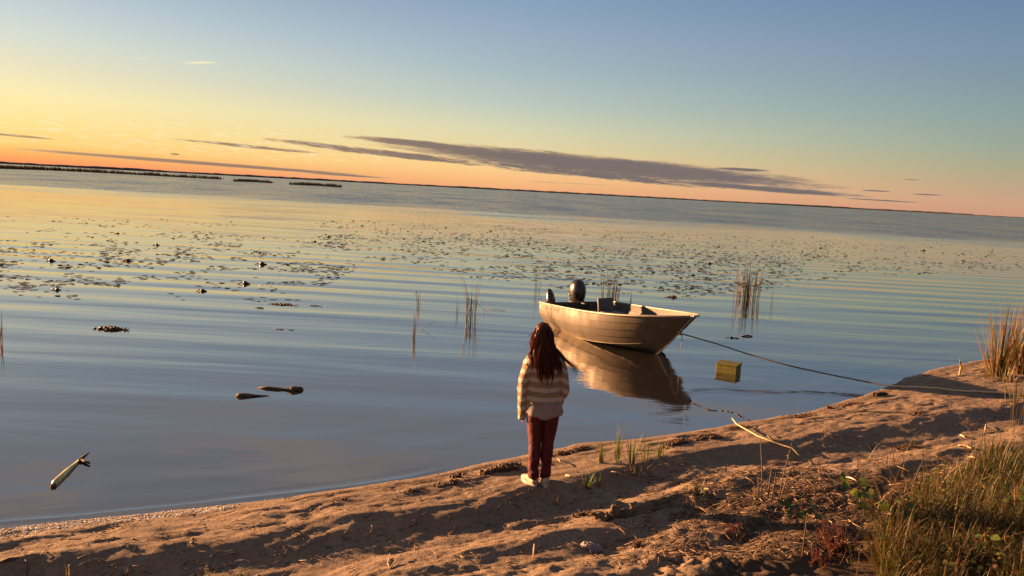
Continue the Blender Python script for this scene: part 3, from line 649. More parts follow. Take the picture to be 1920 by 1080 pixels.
# side plating + inner skin
def build_rows(mb, rows, flip, j0, j1):
    V = [p for r_ in rows for p in r_[j0:j1]]; n = j1-j0; Fc = []
    for i in range(len(rows)-1):
        for j in range(n-1):
            q_ = (i*n+j, (i+1)*n+j, (i+1)*n+j+1, i*n+j+1); Fc.append(q_ if not flip else q_[::-1])
    mb.add(V, Fc)
top = MB(); bot = MB(); inn = MB()
for sd in (-1, 1):
    R_ = hull_shell(sd); n = len(R_[0]); build_rows(top, R_, sd > 0, 5, n); build_rows(bot, R_, sd > 0, 0, 6)
    Ri = hull_shell(sd, .022); build_rows(inn, Ri, sd < 0, 3, n)
hull = top.build('hull', m_hull, boat, sharp=24)
bot.build('bottom', M_bottom, hull); inner = inn.build('inner_skin', M_in, boat, sharp=30)
# transom
K, C_, G = station(0); prof_ = [K.lerp(C_, s_) for s_ in (0, .5, 1)]+[side_pt(0, s_) for s_ in (.3, .6)]+[G]
out = prof_+[Vector((0, p.y*-1, p.z)) for p in reversed(prof_[1:])]
V = [Vector((-.012, p.y, p.z)) for p in out]+[Vector((.035, p.y*.985, p.z)) for p in out]; n = len(out)
mb = MB(); mb.add(V, [tuple(range(n)), tuple(range(2*n-1, n-1, -1))]+[(i, n+i, n+(i+1) % n, (i+1) % n) for i in range(n)]); mb.build('transom', m_hull, boat, smooth=False)
# gunwale rails, stem strip, chine strips
for sd in (-1, 1):
    pts = []
    for i in range(49):
        t = i/48; t = 1-(1-t)**1.3; G = station(t)[2]; pts.append(Vector((G.x+.008, -sd*G.y*-1 if False else (G.y-.008)*(1 if sd < 0 else -1), G.z+.006)))
    mb = MB(); mb.tube(pts, .019, 8, flat=1.0); mb.build('gunwale', M_alu, boat)
pts = [(L+.012, 0, .825), (L-.17, 0, .64), (L-.425, 0, .37), (L-.62, 0, .20), (L-.84, 0, .015), (L-1.0, 0, -.05), (L-1.4, 0, -.11)]
mb = MB(); mb.tube(pts, .014, 6, flat=1.); mb.build('stem_strip', M_alu, boat)
for sd in (-1, 1):
    mb = MB(); pts = []
    for i in range(30):
        t = i/29*.985; C_ = station(t)[1]; pts.append(Vector((C_.x, (C_.y-.016*(1-t**6))*(1 if sd < 0 else -1), C_.z-.002)))
    mb.tube(pts, .009, 6); mb.build('chine_strip', m_hull, boat)
# bow deck plate
pts = [station(t)[2] for t in (.90, .94, .97, 1.)]; V = [Vector((p.x, p.y+.01, p.z-.012)) for p in pts]+[Vector((p.x, -p.y-.01, p.z-.012)) for p in reversed(pts)]
V2 = [v+Vector((0, 0, -.012)) for v in V]; n = len(V); mb = MB(); mb.add(V+V2, [tuple(range(n)), tuple(range(2*n-1, n-1, -1))]+[(i, (i+1) % n, n+(i+1) % n, n+i) for i in range(n)]); mb.build('bow_plate', M_in, boat, smooth=False)
mb = MB(); mb.tube([(L-.33, 0, .52), (L-.27, .0, .52), (L-.24, 0, .50), (L-.27, 0, .475), (L-.34, 0, .47)], .007, 6); mb.build('bow_eye', M_alu, boat)
# floor, benches
V = []; Fc = []
for i in range(16):
    t = .01+i/15*.84; C_ = station(t)[1]; zf = max(.06, C_.z+.03); V += [(C_.x, C_.y*.9, zf), (C_.x, -C_.y*.9, zf)]
for i in range(15): Fc.append((2*i, 2*i+2, 2*i+3, 2*i+1))
mesh_obj('floor', V, Fc, M_in, boat, False)
def bench(x, wd, z, name='bench'):
    hw = min(abs(side_pt(tt_, max(.1, min(.9, (z-.03-station(tt_)[1].z)/(station(tt_)[2].z-station(tt_)[1].z)))).y) for tt_ in ((x+wd/2)/(L-.2), (x-wd/2)/(L-.2)))-.10; mb = MB(); mb.box((x, 0, z), (wd, 2*hw, .03)); hc_ = abs(side_pt(min(.95, (x+.2)/(L-.5)), .0).y)-.10; mb.box((x-wd/2+.012, 0, z/2+.05), (.012, 2*hc_, z-.12)); mb.box((x+wd/2-.012, 0, z/2+.05), (.012, 2*hc_, z-.12))
    return mb.build(name, M_in, boat, smooth=False)
bench(1.55, .32, .30); bench(2.65, .30, .33); bench(.25, .38, .29)
# folded swivel seat, corner box
seat = empty('swivel_seat', (1.0, .28, .30)); seat.parent = boat; seat.rotation_euler = (0, 0, rad(12))
mb = MB(); mb.box((0, 0, .08), (.40, .40, .07)); o = mb.build('cushion', M_seat, seat); bv = o.modifiers.new('b', 'BEVEL'); bv.width = .02; bv.segments = 3; bake(o)
mb = MB(); mb.box((-.17, 0, .22), (.06, .42, .30), Matrix.Rotation(rad(-10), 3, 'Y')); o = mb.build('backrest', M_seat, seat); bv = o.modifiers.new('b', 'BEVEL'); bv.width = .02; bv.segments = 3; bake(o)
mb = MB(); mb.tube([(0, 0, -.0), (0, 0, .06)], .03, 8); mb.build('pedestal', M_dk, seat)
# loose gear seen between the benches
for (x, y, z, r_, lab) in ((2.28, .42, .30, .045, 'dark round tackle bottle lying in the boat'), (2.42, .46, .31, .035, 'small dark jar standing behind the middle bench')):
    mb = MB(); mb.tube([(0, 0, -.22), (0, 0, .06), (.0, 0, .10), (0, 0, .14)], [r_, r_, r_*.6, r_*.5], 10)
    p = boat.location+hv*x+pv*y; tag(mb.build('bottle', M_dk, loc=(p.x, p.y, z)), lab, 'bottle')
# outboard motor
motor = empty('outboard_motor', (-.16, .16, .38)); motor.parent = boat; motor.scale = (.93,)*3
mb = MB()
prs = [(-.02, .11, .08), (.02, .17, .13), (.12, .205, .17), (.26, .215, .185), (.38, .20, .175), (.47, .165, .14), (.53, .10, .09), (.55, .03, .03)]
V = []; Fc = []; n = 20
for z, rx, ry in prs:
    for k_ in range(n):
        th = 2*pi*k_/n; ex = 1 if True else 0; cx, cy = cos(th), sin(th); q_ = (abs(cx)**2.6+abs(cy)**2.6)**(-1/2.6); V.append((cx*q_*rx-.05+z*.02, cy*q_*ry, z+.03))
for i in range(len(prs)-1):
    for k_ in range(n): Fc.append((i*n+k_, i*n+(k_+1) % n, (i+1)*n+(k_+1) % n, (i+1)*n+k_))
Fc.append(tuple(range(n-1, -1, -1))); Fc.append(tuple((len(prs)-1)*n+k_ for k_ in range(n)))
cw = mesh_obj('cowl', V, Fc, M_black, motor); ss = cw.modifiers.new('s', 'SUBSURF'); ss.levels = 2; ss.render_levels = 2; bake(cw)
for dz, wd in ((.30, .022), (.20, .010)):
    mb = MB(); Vv = []
    for i in range(25):          # swept decal bands round the cowl
        th = rad(100+150*i/24); z = dz+.20*cos((i/24)*pi*.9)*.6; rx = np.interp(z, [p[0] for p in prs], [p[1] for p in prs]); ry = np.interp(z, [p[0] for p in prs], [p[2] for p in prs]); cx, cy = cos(th), sin(th); q_ = (abs(cx)**2.6+abs(cy)**2.6)**(-1/2.6)
        Vv.append(Vector((cx*q_*(rx+.0035)-.05+z*.02, cy*q_*(ry+.0035), z+.03)))
    mb.ribbon(Vv, [wd]*25, (0, 0, 1)); mb.build('decal_stripe', M_stripe, motor)
mb = MB(); mb.tube([(-.055, 0, .045), (-.055, 0, .075)], [(.188, .150), (.192, .154)], 24); mb.tube([(-.02, 0, -.05), (-.035, 0, .0), (-.05, 0, .05)], [(.13, .09), (.16, .12), (.182, .144)], 24); mb.build('lower_cowl', M_seat, motor, sharp=40)
mb = MB(); mb.tube([(-.07, 0, .03), (-.08, 0, -.20), (-.09, 0, -.62)], [(.10, .075), (.085, .055), (.07, .03)], 12); mb.box((-.12, 0, -.50), (.30, .16, .012)); mb.build('drive_leg', M_dk, motor, sharp=40)
mb = MB(); mb.box((.09, 0, -.02), (.16, .24, .05)); mb.box((.16, 0, -.09), (.025, .22, .20)); mb.box((.045, .09, -.06), (.05, .03, .20)); mb.box((.045, -.09, -.06), (.05, .03, .20)); mb.build('mount_bracket', M_dk, motor, smooth=False)
mb = MB(); mb.tube([(.10, -.03, .05), (.30, -.05, .07), (.50, -.08, .09)], [.022, .02, .024], 8); mb.build('tiller', M_dk, motor)
# small auxiliary motor tipped up at the starboard corner
aux = empty('auxiliary_motor', (-.10, -.52, .40)); aux.parent = boat; aux.rotation_euler = (0, rad(-14), 0)
mb = MB(); mb.tube([(0, 0, -.02), (.0, 0, .08), (-.01, 0, .18), (-.03, 0, .28), (-.05, 0, .34)], [(.10, .12), (.105, .13), (.09, .12), (.065, .085), (.03, .04)], 14)
o = mb.build('cowl', M_black, aux); ss = o.modifiers.new('s', 'SUBSURF'); ss.levels = 1; ss.render_levels = 1; bake(o)
mb = MB(); mb.box((.06, 0, -.05), (.12, .14, .10)); mb.box((-.02, 0, -.20), (.06, .05, .40)); mb.tube([(.05, .1, -.02), (.05, -.14, .0)], .012, 6); mb.build('mount_bracket', M_dk, aux, smooth=False)
# fuel line and battery box by the transom
mb = MB(); mb.tube([(.02, .25, .36), (.15, .3, .42), (.3, .25, .40), (.38, .1, .33)], .012, 6); mb.build('fuel_line', M_dk, boat); mb = MB(); mb.tube([(.03, -.2, .38), (.12, -.28, .43), (.26, -.25, .38)], .010, 6); mb.build('fuel_line', M_dk, boat)
# lettering on the topsides
def hull_text(txt, t0, t1, s0, s1, mat, name='lettering'):
    cu = bpy.data.curves.new('t', 'FONT'); cu.body = txt; cu.space_character = 1.12; to = bpy.data.objects.new('t', cu); COL.objects.link(to); to.data.resolution_u = 3
    dg = bpy.context.evaluated_depsgraph_get(); me = bpy.data.meshes.new_from_object(to.evaluated_get(dg)); bpy.data.objects.remove(to)
    bm = bmesh.new(); bm.from_mesh(me); bmesh.ops.subdivide_edges(bm, edges=[e_ for e_ in bm.edges if e_.calc_length() > .12], cuts=2, use_grid_fill=False); bmesh.ops.triangulate(bm, faces=bm.faces); 
    xs = [v.co.x for v in bm.verts]; ys = [v.co.y for v in bm.verts]; x0, x1, y0, y1 = min(xs), max(xs), min(ys), max(ys)
    for v in bm.verts:
        tt = t0+(v.co.x-x0)/(x1-x0)*(t1-t0); s_ = s0+(v.co.y-y0)/(y1-y0)*(s1-s0); v.co = side_pt(tt, s_, .006)
    bm.to_mesh(me); bm.free(); me.materials.append(mat); o = bpy.data.objects.new(name, me); link(o, boat); return o
hull_text('CRESTLINER', .055, .245, .77, .93, M_text)

# mooring rope, tied to the bow eye and running up the beach
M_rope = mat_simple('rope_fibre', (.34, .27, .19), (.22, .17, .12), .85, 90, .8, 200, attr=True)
bow_eye = boat.matrix_basis @ Vector((L-.25, 0, .50))
g1 = ground(1720, 729, .02); g2 = ground(1830, 737, .015); g3 = ground(1925, 741, .015); g4 = ground(2080, 748, .02)
ctl = [bow_eye, at(1345, 645, .385), at(1400, 663, .31), at(1470, 683, .23), at(1540, 699, .165), at(1600, 711, .13), at(1660, 722, .10), g1, g2, g3, g4]
pts = []
for i in range(len(ctl)-1):
    p0 = ctl[max(i-1, 0)]; p1 = ctl[i]; p2 = ctl[i+1]; p3 = ctl[min(i+2, len(ctl)-1)]
    for j in range(8):
        t = j/8; pts.append(.5*((2*p1)+(p2-p0)*t+(2*p0-5*p1+4*p2-p3)*t*t+(3*p1-p0-3*p2+p3)*t**3))
pts.append(ctl[-1])
ROPE_N = len(pts)
for q_ in pts:
    if uv(q_.x, q_.y)[1] > fl(SH, uv(q_.x, q_.y)[0])-.3: q_.z = max(q_.z, gz(q_.x, q_.y)+.03)
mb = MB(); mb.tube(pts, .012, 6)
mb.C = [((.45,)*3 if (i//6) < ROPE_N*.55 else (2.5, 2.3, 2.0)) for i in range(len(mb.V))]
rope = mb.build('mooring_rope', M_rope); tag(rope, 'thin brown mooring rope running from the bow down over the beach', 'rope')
mb = MB(); e0 = bow_eye; mb.tube([e0, e0+Vector((.02, -.01, -.02)), e0+Vector((.03, 0, -.12)), e0+Vector((.025, 0, -.26))], .007, 5); mb.ball(e0, .028, 8, 5, None, .3); mb.tube([e0+Vector((-.02, 0, .0)), e0+Vector((-.06, -.02, .03)), e0+Vector((-.05, .03, -.03)), e0], .006, 5)
tag(mb.build('knot', M_rope, rope), 'knot with a dangling loose end')

# floating yellow crate
M_crate = mat_simple('olive_yellow_plastic', (.105, .108, .014), (.075, .072, .012), .65, 16, .4, 50)
cA = at(1340, 703, 0); cB = at(1376, 716, 0); cC = at(1394, 702, 0)
e1 = cB-cA; e2 = cC-cB; wA = max(e1.length, .30)
rz = math.atan2(e1.y, e1.x); cr = empty('crate', (cA+cC)/2, 0)
cen = (at(1340, 703, 0)+at(1394, 703, 0))/2; cr.location = (cen.x, cen.y+.22, -.035); cr.rotation_euler = (rad(1.5), rad(-1), rad(-33))
cr.location.x += .05; cr.scale = (1.04, 1.04, .95)
tag(cr, 'olive yellow plastic crate floating on its own between the bow and the beach', 'crate')
def bev(o, w_=.008, s_=2): m2 = o.modifiers.new('b', 'BEVEL'); m2.width = w_; m2.segments = s_; bake(o); o.data.polygons.foreach_set('use_smooth', [False]*len(o.data.polygons)); return o
mb = MB(); mb.box((0, 0, .065), (.32, .25, .22)); bev(mb.build('box', M_crate, cr, smooth=False))
mb = MB(); mb.box((0, 0, .187), (.345, .275, .022)); bev(mb.build('lid', M_crate, cr, smooth=False), .006)
mb = MB(); mb.box((.166, 0, .13), (.012, .07, .03)); mb.build('latch', M_alu, cr, smooth=False)
mb = MB()
for z in (.155, .10): mb.box((0, 0, z), (.327, .257, .007))
mb.build('moulded_band', M_crate, cr, smooth=False)

# ------------------------------------------------------------------ the girl
FT = ground(1004, 908); print('feet', FT)
person = empty('person', FT+Vector((.03, 0, 0)), rad(6)); person.scale = (.965,)*3; tag(person, 'girl with long brown hair, striped cream sweater and dark red trousers, seen from behind', 'person')
M_skin = mat_simple('skin', (.52, .31, .21), (.47, .27, .18), .5, 9)
m_sw, k = mat_new('striped_knit'); co = k.n('ShaderNodeTexCoord').outputs['Object']; b = k.n('ShaderNodeBsdfPrincipled'); o = k.n('ShaderNodeOutputMaterial')
sz = k.n('ShaderNodeSeparateXYZ'); k.l(co, sz.inputs[0])
zw = k.math('ADD', sz.outputs[2], k.math('MULTIPLY', k.math('SUBTRACT', k.noise(co, 7, 2, .5), .5), .018))
zw = k.math('ADD', zw, k.math('MULTIPLY', k.mr(k.math('ABSOLUTE', sz.outputs[0]), .15, .19), .022))
fr_ = k.math('FRACT', k.math('DIVIDE', k.math('SUBTRACT', zw, .760), .0865))
st = k.math('MULTIPLY', k.mr(fr_, .0, .035), k.mr(fr_, .575, .54))
kn = k.noise(k.mapping(co, sc=(1, 1, 1)), 120, 2, .5)
tan_ = k.mix(kn, (.225, .150, .092), (.185, .122, .075)); crm = k.mix(kn, (.38, .325, .275), (.32, .27, .23))
k.l(k.mix(st, crm, tan_), b.inputs['Base Color']); b.inputs['Roughness'].default_value = .95; b.inputs['Specular IOR Level'].default_value = .15; b.inputs['Sheen Weight'].default_value = .3
wvn = k.n('ShaderNodeTexWave', bands_direction='X'); k.l(co, wvn.inputs[0]); wvn.inputs['Scale'].default_value = 55; wvn.inputs['Distortion'].default_value = 1.
bp = k.n('ShaderNodeBump'); bp.inputs['Distance'].default_value = .0025; bp.inputs['Strength'].default_value = .7; k.l(k.math('ADD', k.math('MULTIPLY', wvn.outputs[0], .5), k.noise(co, 70, 3, .6)), bp.inputs['Height']); k.l(bp.outputs[0], b.inputs['Normal']); k.l(b.outputs[0], o.inputs[0])
M_shirt = mat_simple('white_cotton', (.21, .18, .175), (.18, .155, .15), .85, 12, .4, 60)
M_pants = mat_simple('dark_red_corduroy', (.075, .003, .010), (.048, .002, .007), .8, 10, .6, 45, dist=.004)
M_shoe = mat_simple('white_canvas', (.42, .37, .29), (.33, .28, .22), .7, 14, .4, 60)
M_sole = mat_simple('shoe_rubber', (.45, .42, .37), (.3, .27, .24), .6, 20)
M_hair, k = mat_new('brown_hair'); b = k.n('ShaderNodeBsdfPrincipled'); o = k.n('ShaderNodeOutputMaterial'); a_ = k.n('ShaderNodeAttribute'); a_.attribute_name = 'col'
k.l(k.mix(1., (.075, .024, .011), a_.outputs['Color'], 'MULTIPLY'), b.inputs['Base Color']); b.inputs['Roughness'].default_value = .5; b.inputs['Specular IOR Level'].default_value = .3
tr_ = k.n('ShaderNodeBsdfTranslucent'); tr_.inputs[0].default_value = (.38, .09, .02, 1); ms = k.n('ShaderNodeMixShader'); ms.inputs[0].default_value = .42; k.l(b.outputs[0], ms.inputs[1]); k.l(tr_.outputs[0], ms.inputs[2]); k.l(ms.outputs[0], o.inputs[0])

def chain(mb, pts, n=14, sub=5):            # pts: (x, y, z, rx, ry) smooth loft
    P_ = []; R_ = []
    m_ = len(pts)
    for i in range(m_-1):
        p0, p1, p2, p3 = [np.array(pts[max(0, min(m_-1, q_))]) for q_ in (i-1, i, i+1, i+2)]
        for j in range(sub):
            t = j/sub; v = .5*((2*p1)+(p2-p0)*t+(2*p0-5*p1+4*p2-p3)*t*t+(3*p1-p0-3*p2+p3)*t**3); P_.append(v[:3]); R_.append((max(.004, v[3]), max(.004, v[4])))
    P_.append(np.array(pts[-1][:3])); R_.append((pts[-1][3], pts[-1][4]))
    V = []; Fc = []; prev = None
    for i, p in enumerate(P_):
        t = Vector(P_[min(i+1, len(P_)-1)]-P_[max(i-1, 0)]).normalized(); a = Vector((1, 0, 0)); a = (a-t*a.dot(t)).normalized(); b2 = t.cross(a)
        for k_ in range(n): th = 2*pi*k_/n; V.append(Vector(p)+a*cos(th)*R_[i][0]+b2*sin(th)*R_[i][1])
    for i in range(len(P_)-1):
        for k_ in range(n): Fc.append((i*n+k_, i*n+(k_+1) % n, (i+1)*n+(k_+1) % n, (i+1)*n+k_))
    Fc.append(tuple(range(n-1, -1, -1))); Fc.append(tuple((len(P_)-1)*n+k_ for k_ in range(n))); mb.add(V, Fc)
LX = -.045     # the head leans a little left over the feet
def hand(mb, wx, wz, wy, sd):
    chain(mb, [(wx, wy, wz+.02, .022, .017), (wx, wy+.004, wz-.03, .017, .034), (wx-.002*sd, wy+.006, wz-.07, .014, .036)], 10, 3)
    for i, (dy, ln) in enumerate(((-.026, .050), (-.009, .060), (.009, .064), (.026, .058))):
        chain(mb, [(wx, wy+dy, wz-.06, .0085, .0085), (wx-.004*sd, wy+dy*1.15+.003, wz-.07-ln*.5, .008, .008), (wx-.018*sd, wy+dy*1.1+.006, wz-.07-ln, .0065, .0065)], 8, 3)
    chain(mb, [(wx-.004*sd, wy+.024, wz-.015, .011, .011), (wx-.014*sd, wy+.048, wz-.045, .0095, .0095), (wx-.018*sd, wy+.052, wz-.075, .0075, .0075)], 8, 3)
mb = MB()
# head
hx, hy, hz = LX, .01, 1.385
mb.ball((hx, hy, hz+.02), (.073, .090, .098), 20, 14); chain(mb, [(hx, hy+.04, hz-.02, .055, .045), (hx, hy+.045, hz-.075, .045, .042), (hx, hy+.05, hz-.105, .026, .026)], 14, 4)
chain(mb, [(hx, hy+.088, hz+.02, .008, .008), (hx, hy+.108, hz-.015, .013, .012), (hx, hy+.096, hz-.028, .012, .008)], 8, 3)
mb.ball((hx, hy+.086, hz-.055), (.022, .010, .009), 10, 6)
for sd in (-1, 1): mb.ball((hx+sd*.076, hy-.002, hz-.005), (.010, .018, .030), 10, 8)
chain(mb, [(LX*.9, .0, 1.33, .048, .050), (LX*.8, -.005, 1.27, .046, .050), (LX*.7, -.005, 1.20, .06, .06)], 14, 4)
chain(mb, [(LX*.7, 0, 1.22, .08, .055), (LX*.4, 0, 1.17, .130, .075), (LX*.3, 0, 1.08, .130, .085), (LX*.4, 0, .95, .125, .085), (LX*.2, 0, .88, .118, .08), (0, 0, .78, .145, .10), (0, 0, .72, .135, .095)], 20, 4)
AL = [(-.140, 0, 1.165), (-.178, .0, 1.02), (-.192, .01, .89), (-.190, .035, .69)]; AR = [(.118, 0, 1.165), (.158, -.005, 1.02), (.180, .0, .90), (.150, .05, .73)]
for A_ in (AL, AR): chain(mb, [(*A_[0], .045, .045), (*A_[1], .038, .038), (*A_[2], .034, .034), (*A_[3], .024, .024)], 12, 4)
hand(mb, -.190, .70, .038, -1); hand(mb, .148, .73, .055, 1)
for sd, fx, yaw in ((-1, -.055, .3), (1, .05, -.05)):
    chain(mb, [(sd*.07, 0, .76, .078, .085), (sd*.066+fx*.15, .005, .55, .062, .068), (fx*1.0, .0, .40, .048, .052), (fx, -.01, .26, .045, .05), (fx, -.01, .12, .032, .034), (fx, 0, .05, .03, .035)], 14, 4)
body = mb.build('body', M_skin, person); remesh(body, .0055, 5)
for sd in (-1, 1):
    mb = MB(); mb.ball((hx+sd*.031, hy+.0815, hz+.012), (.012, .010, .008), 10, 8, (.8, .8, .8)); mb.build('eye', mat_simple('eye_white', (.5, .48, .45), (.1, .06, .04), .2, 60) if sd < 0 else bpy.data.materials['eye_white'], body)
# sweater
mb = MB()
chain(mb, [(LX*.8, -.002, 1.245, .055, .055), (LX*.75, -.004, 1.215, .088, .066), (LX*.4, -.004, 1.175, .140, .088), (LX*.3, -.002, 1.10, .150, .102), (LX*.2, 0, .98, .150, .104), (LX*.1, .0, .87, .152, .106), (0, .0, .79, .160, .116), (0, 0, .765, .158, .116)], 26, 5)
for A_, e_ in ((AL, 1), (AR, -1)):
    x0 = A_[0]; chain(mb, [(x0[0]*.86, 0, x0[2]+.004, .060, .068), (A_[0][0]*1.08, 0, 1.10, .055, .068), (A_[1][0], A_[1][1], A_[1][2], .049, .062), (A_[2][0], A_[2][1], A_[2][2], .045, .058), (A_[3][0]*.99, A_[3][1]*.8, A_[3][2]+.06, .040, .052), (A_[3][0], A_[3][1], A_[3][2]-.01, .034, .046), (A_[3][0], A_[3][1]+.002, A_[3][2]-.085, .033, .046)], 16, 5)
sw = mb.build('sweater', m_sw, person); remesh(sw, .006, 5)
def wrinkle(o, amp, fx, fz, seed, mask=None):
    me = o.data; n = len(me.vertices); co_ = np.empty(n*3); me.vertices.foreach_get('co', co_); co_ = co_.reshape(-1, 3); nr = np.empty(n*3); me.vertices.foreach_get('normal', nr); nr = nr.reshape(-1, 3)
    a_ = np.arctan2(co_[:, 1], co_[:, 0]-0.)*1.2; d_ = fbm(co_[:, 0]*fx+a_, co_[:, 2]*fz+co_[:, 1]*fx*.7, seed, 4, .55)
    rg = 1-np.abs(fbm(co_[:, 0]*fx*1.3+co_[:, 2]*fz*.5, co_[:, 2]*fz*.9-co_[:, 1]*fx, seed+9, 3))*4
    dd = amp*(d_*1.6+.35*rg); dd = dd*(mask(co_) if mask else 1)
    co_ = co_+nr*dd[:, None]; me.vertices.foreach_set('co', co_.ravel()); me.update()
wrinkle(sw, .017, 5, 13, 3)
# shirt tail below the sweater
V = []; Fc = []; n = 56
for i in range(9):
    for k_ in range(n):
        th = 2*pi*k_/n; bk = max(0, -sin(th)); z = .80-(i/8)*(.105+.045*bk**2+.006*sin(th*7)); flr = 1+.05*i/8
        rip = 1+.028*sin(th*11+i*.3)*(i/8)
        V.append((cos(th)*.160*flr*rip, sin(th)*.116*flr*rip, z))
for i in range(8):
    for k_ in range(n): Fc.append((i*n+k_, i*n+(k_+1) % n, (i+1)*n+(k_+1) % n, (i+1)*n+k_))
sh = mesh_obj('shirt', V, Fc, M_shirt, person); so_ = sh.modifiers.new('s', 'SOLIDIFY'); so_.thickness = .003; bake(sh)
# trousers
mb = MB()
chain(mb, [(0, 0, .83, .128, .092), (0, .0, .76, .150, .104), (0, 0, .68, .148, .105), (0, 0, .64, .12, .09)], 22, 5)
for sd, fx in ((-1, -.060), (1, .056)):
    chain(mb, [(sd*.072, 0, .72, .082, .098), (sd*.070, .002, .62, .078, .09), (sd*.064, .004, .50, .067, .076), (fx*1.02, .0, .39, .052, .062), (fx, -.012, .27, .049, .062), (fx, -.012, .16, .043, .054), (fx, -.006, .09, .043, .052), (fx, -.004, .068, .043, .052)], 18, 5)
tr = mb.build('trousers', M_pants, person); remesh(tr, .006, 4); wrinkle(tr, .016, 6, 11, 17, lambda c_: .5+.8*sstep(-c_[:, 2], -.45, -.15))
# shoes
for sd, fx, yaw in ((-1, -.062, rad(26)), (1, .058, rad(-4))):
    s_e = empty('shoe', (fx, 0, 0), yaw); s_e.parent = person
    mb = MB(); chain(mb, [(0, -.055, .045, .030, .034), (0, -.03, .048, .037, .040), (0, .03, .045, .038, .036), (0, .09, .036, .042, .026), (0, .135, .030, .036, .019), (0, .16, .026, .018, .012)], 14, 4); chain(mb, [(0, -.022, .03, .036, .040), (0, -.018, .075, .035, .042), (0, -.02, .092, .036, .043)], 14, 3)
    u_ = mb.build('upper', M_shoe, s_e); remesh(u_, .005, 3)
    V = []; n = 24; Fc = []
    for z, g_ in ((-.012, .97), (.0, 1.0), (.018, 1.0), (.022, .97)):
        for k_ in range(n):
            th = 2*pi*k_/n; y = sin(th)*.118+.052; x = cos(th)*.041*(1+.16*sin(th)); V.append((x*g_, (y-.05)*g_+.05, z))
    for i in range(3):
        for k_ in range(n): Fc.append((i*n+k_, i*n+(k_+1) % n, (i+1)*n+(k_+1) % n, (i+1)*n+k_))
    Fc.append(tuple(range(n-1, -1, -1))); Fc.append(tuple(3*n+k_ for k_ in range(n))); mesh_obj('sole', V, Fc, M_sole, s_e, sharp=40)
# hair: a cap shell and many strands
random.seed(3)
mb = MB(); mb.ball((hx, hy-.012, hz+.022), (.080, .092, .096), 22, 14); chain(mb, [(hx, hy-.045, hz+.02, .080, .062), (hx, hy-.06, hz-.07, .092, .052), (hx+.01, hy-.085, hz-.16, .100, .040), (hx+.03, hy-.10, hz-.25, .090, .030), (hx+.04, hy-.105, hz-.33, .060, .018)], 18, 5)
# carve the face side away by clipping the shell forward of the ears
hs = mb.build('hair_mass', M_hair, None); remesh(hs, .006, 4)
bm = bmesh.new(); bm.from_mesh(hs.data); dl = [v for v in bm.verts if v.co.y > hy+.035 and v.co.z < hz+.085-max(0, (v.co.y-hy-.035))*.2]; bmesh.ops.delete(bm, geom=dl, context='VERTS'); bm.to_mesh(hs.data); bm.free()
wrinkle(hs, .010, 22, 3, 41)
ca = hs.data.color_attributes.new('col', 'FLOAT_COLOR', 'POINT'); ca.data.foreach_set('color', [.6, .6, .6, 1]*len(hs.data.vertices))
hs.name = 'hair'; hs.parent = person; hair = hs
mb = MB(); hc = Vector((hx, hy-.01, hz+.02))
ENVZ = [1.50, 1.45, 1.40, 1.34, 1.28, 1.22, 1.15, 1.05, .98]; RX = [.01, .072, .090, .094, .098, .100, .098, .090, .07]; RY = [.01, .078, .103, .098, .090, .085, .075, .065, .055]
CY = [0, -.01, -.015, -.028, -.045, -.060, -.075, -.085, -.09]; CX = [0, 0, 0, 0, .004, .008, .016, .026, .032]
def env(z, th, k_):
    zi = -z; zz_ = [-q_ for q_ in ENVZ]; rx = np.interp(zi, zz_, RX)*k_; ry = np.interp(zi, zz_, RY)*k_; cy = np.interp(zi, zz_, CY); cx = np.interp(zi, zz_, CX); return Vector((hx+cx+cos(th)*rx, cy+sin(th)*ry, z))
NS = 1700
for i in range(NS):
    th = -pi/2+random.gauss(0, .9) if i % 3 else random.uniform(-pi*1.02, .02)
    th = max(-pi-.25, min(.25, th)); k_ = random.uniform(.90, 1.05); kl = int((th+10)*5); ph = kl*1.7
    left = th < -pi*.80; right = th > -pi*.2
    zend = random.uniform(1.0, 1.10) if not (left or right) else random.uniform(1.06, 1.16)
    zend += .06*math.sin(kl*2.3)*.6; pts = []; rs = []; m_ = 13; wav = random.uniform(.004, .009)*(1.7 if left else 1.)
    for j in range(m_):
        t = j/(m_-1); z = 1.495+(zend-1.495)*(t**.85 if t > 0 else 0); th2 = th+.12*sin(ph)*t+.05*sin(t*9+ph)
        p = env(z, th2, k_)
        tk = math.sin(kl*3.1)*.5; p += Vector((wav*sin(t*13+ph), wav*cos(t*11+ph), 0))*min(1, t*3)
        cl_ = max(0, t-.5)*2; th0 = (kl+.5)/5-10; q_ = env(z, th0+.12*sin(ph)*t, 1.0); p = p.lerp(q_, .45*cl_)
        if right: p += Vector((.07*max(0, t-.35)**1.2*(1+.5*sin(ph)), 0, 0))
        if left: p += Vector((-.05*max(0, t-.3), .05*t, 0))
        pts.append(p); rs.append(.0021*(1-.75*t**3))
    cc = random.uniform(.5, 1.6); mb.tube(pts, rs, 3, (cc, cc*random.uniform(.8, 1.05), cc*.9), cap=False)
# the windblown lock over the right shoulder
for i in range(60):
    s_ = random.random(); p0 = env(1.30, -.25-.5*s_, .95); pts = [p0]; 
    e_ = Vector((.27+random.gauss(0, .012), -.06+random.gauss(0, .015), 1.075+random.gauss(0, .025))); c1 = Vector((.13+random.gauss(0, .01), -.06, 1.24)); 
    for j in range(1, 10):
        t = j/9; a = p0.lerp(c1, t).lerp(c1.lerp(e_, t), t); a += Vector((random.gauss(0, .0015), 0, .012*sin(t*7+s_*2))); pts.append(a)
    mb.tube(pts, [.002*(1-.8*(j/9)**2) for j in range(10)], 3, (random.uniform(.5, 1.3),)*3, cap=False)
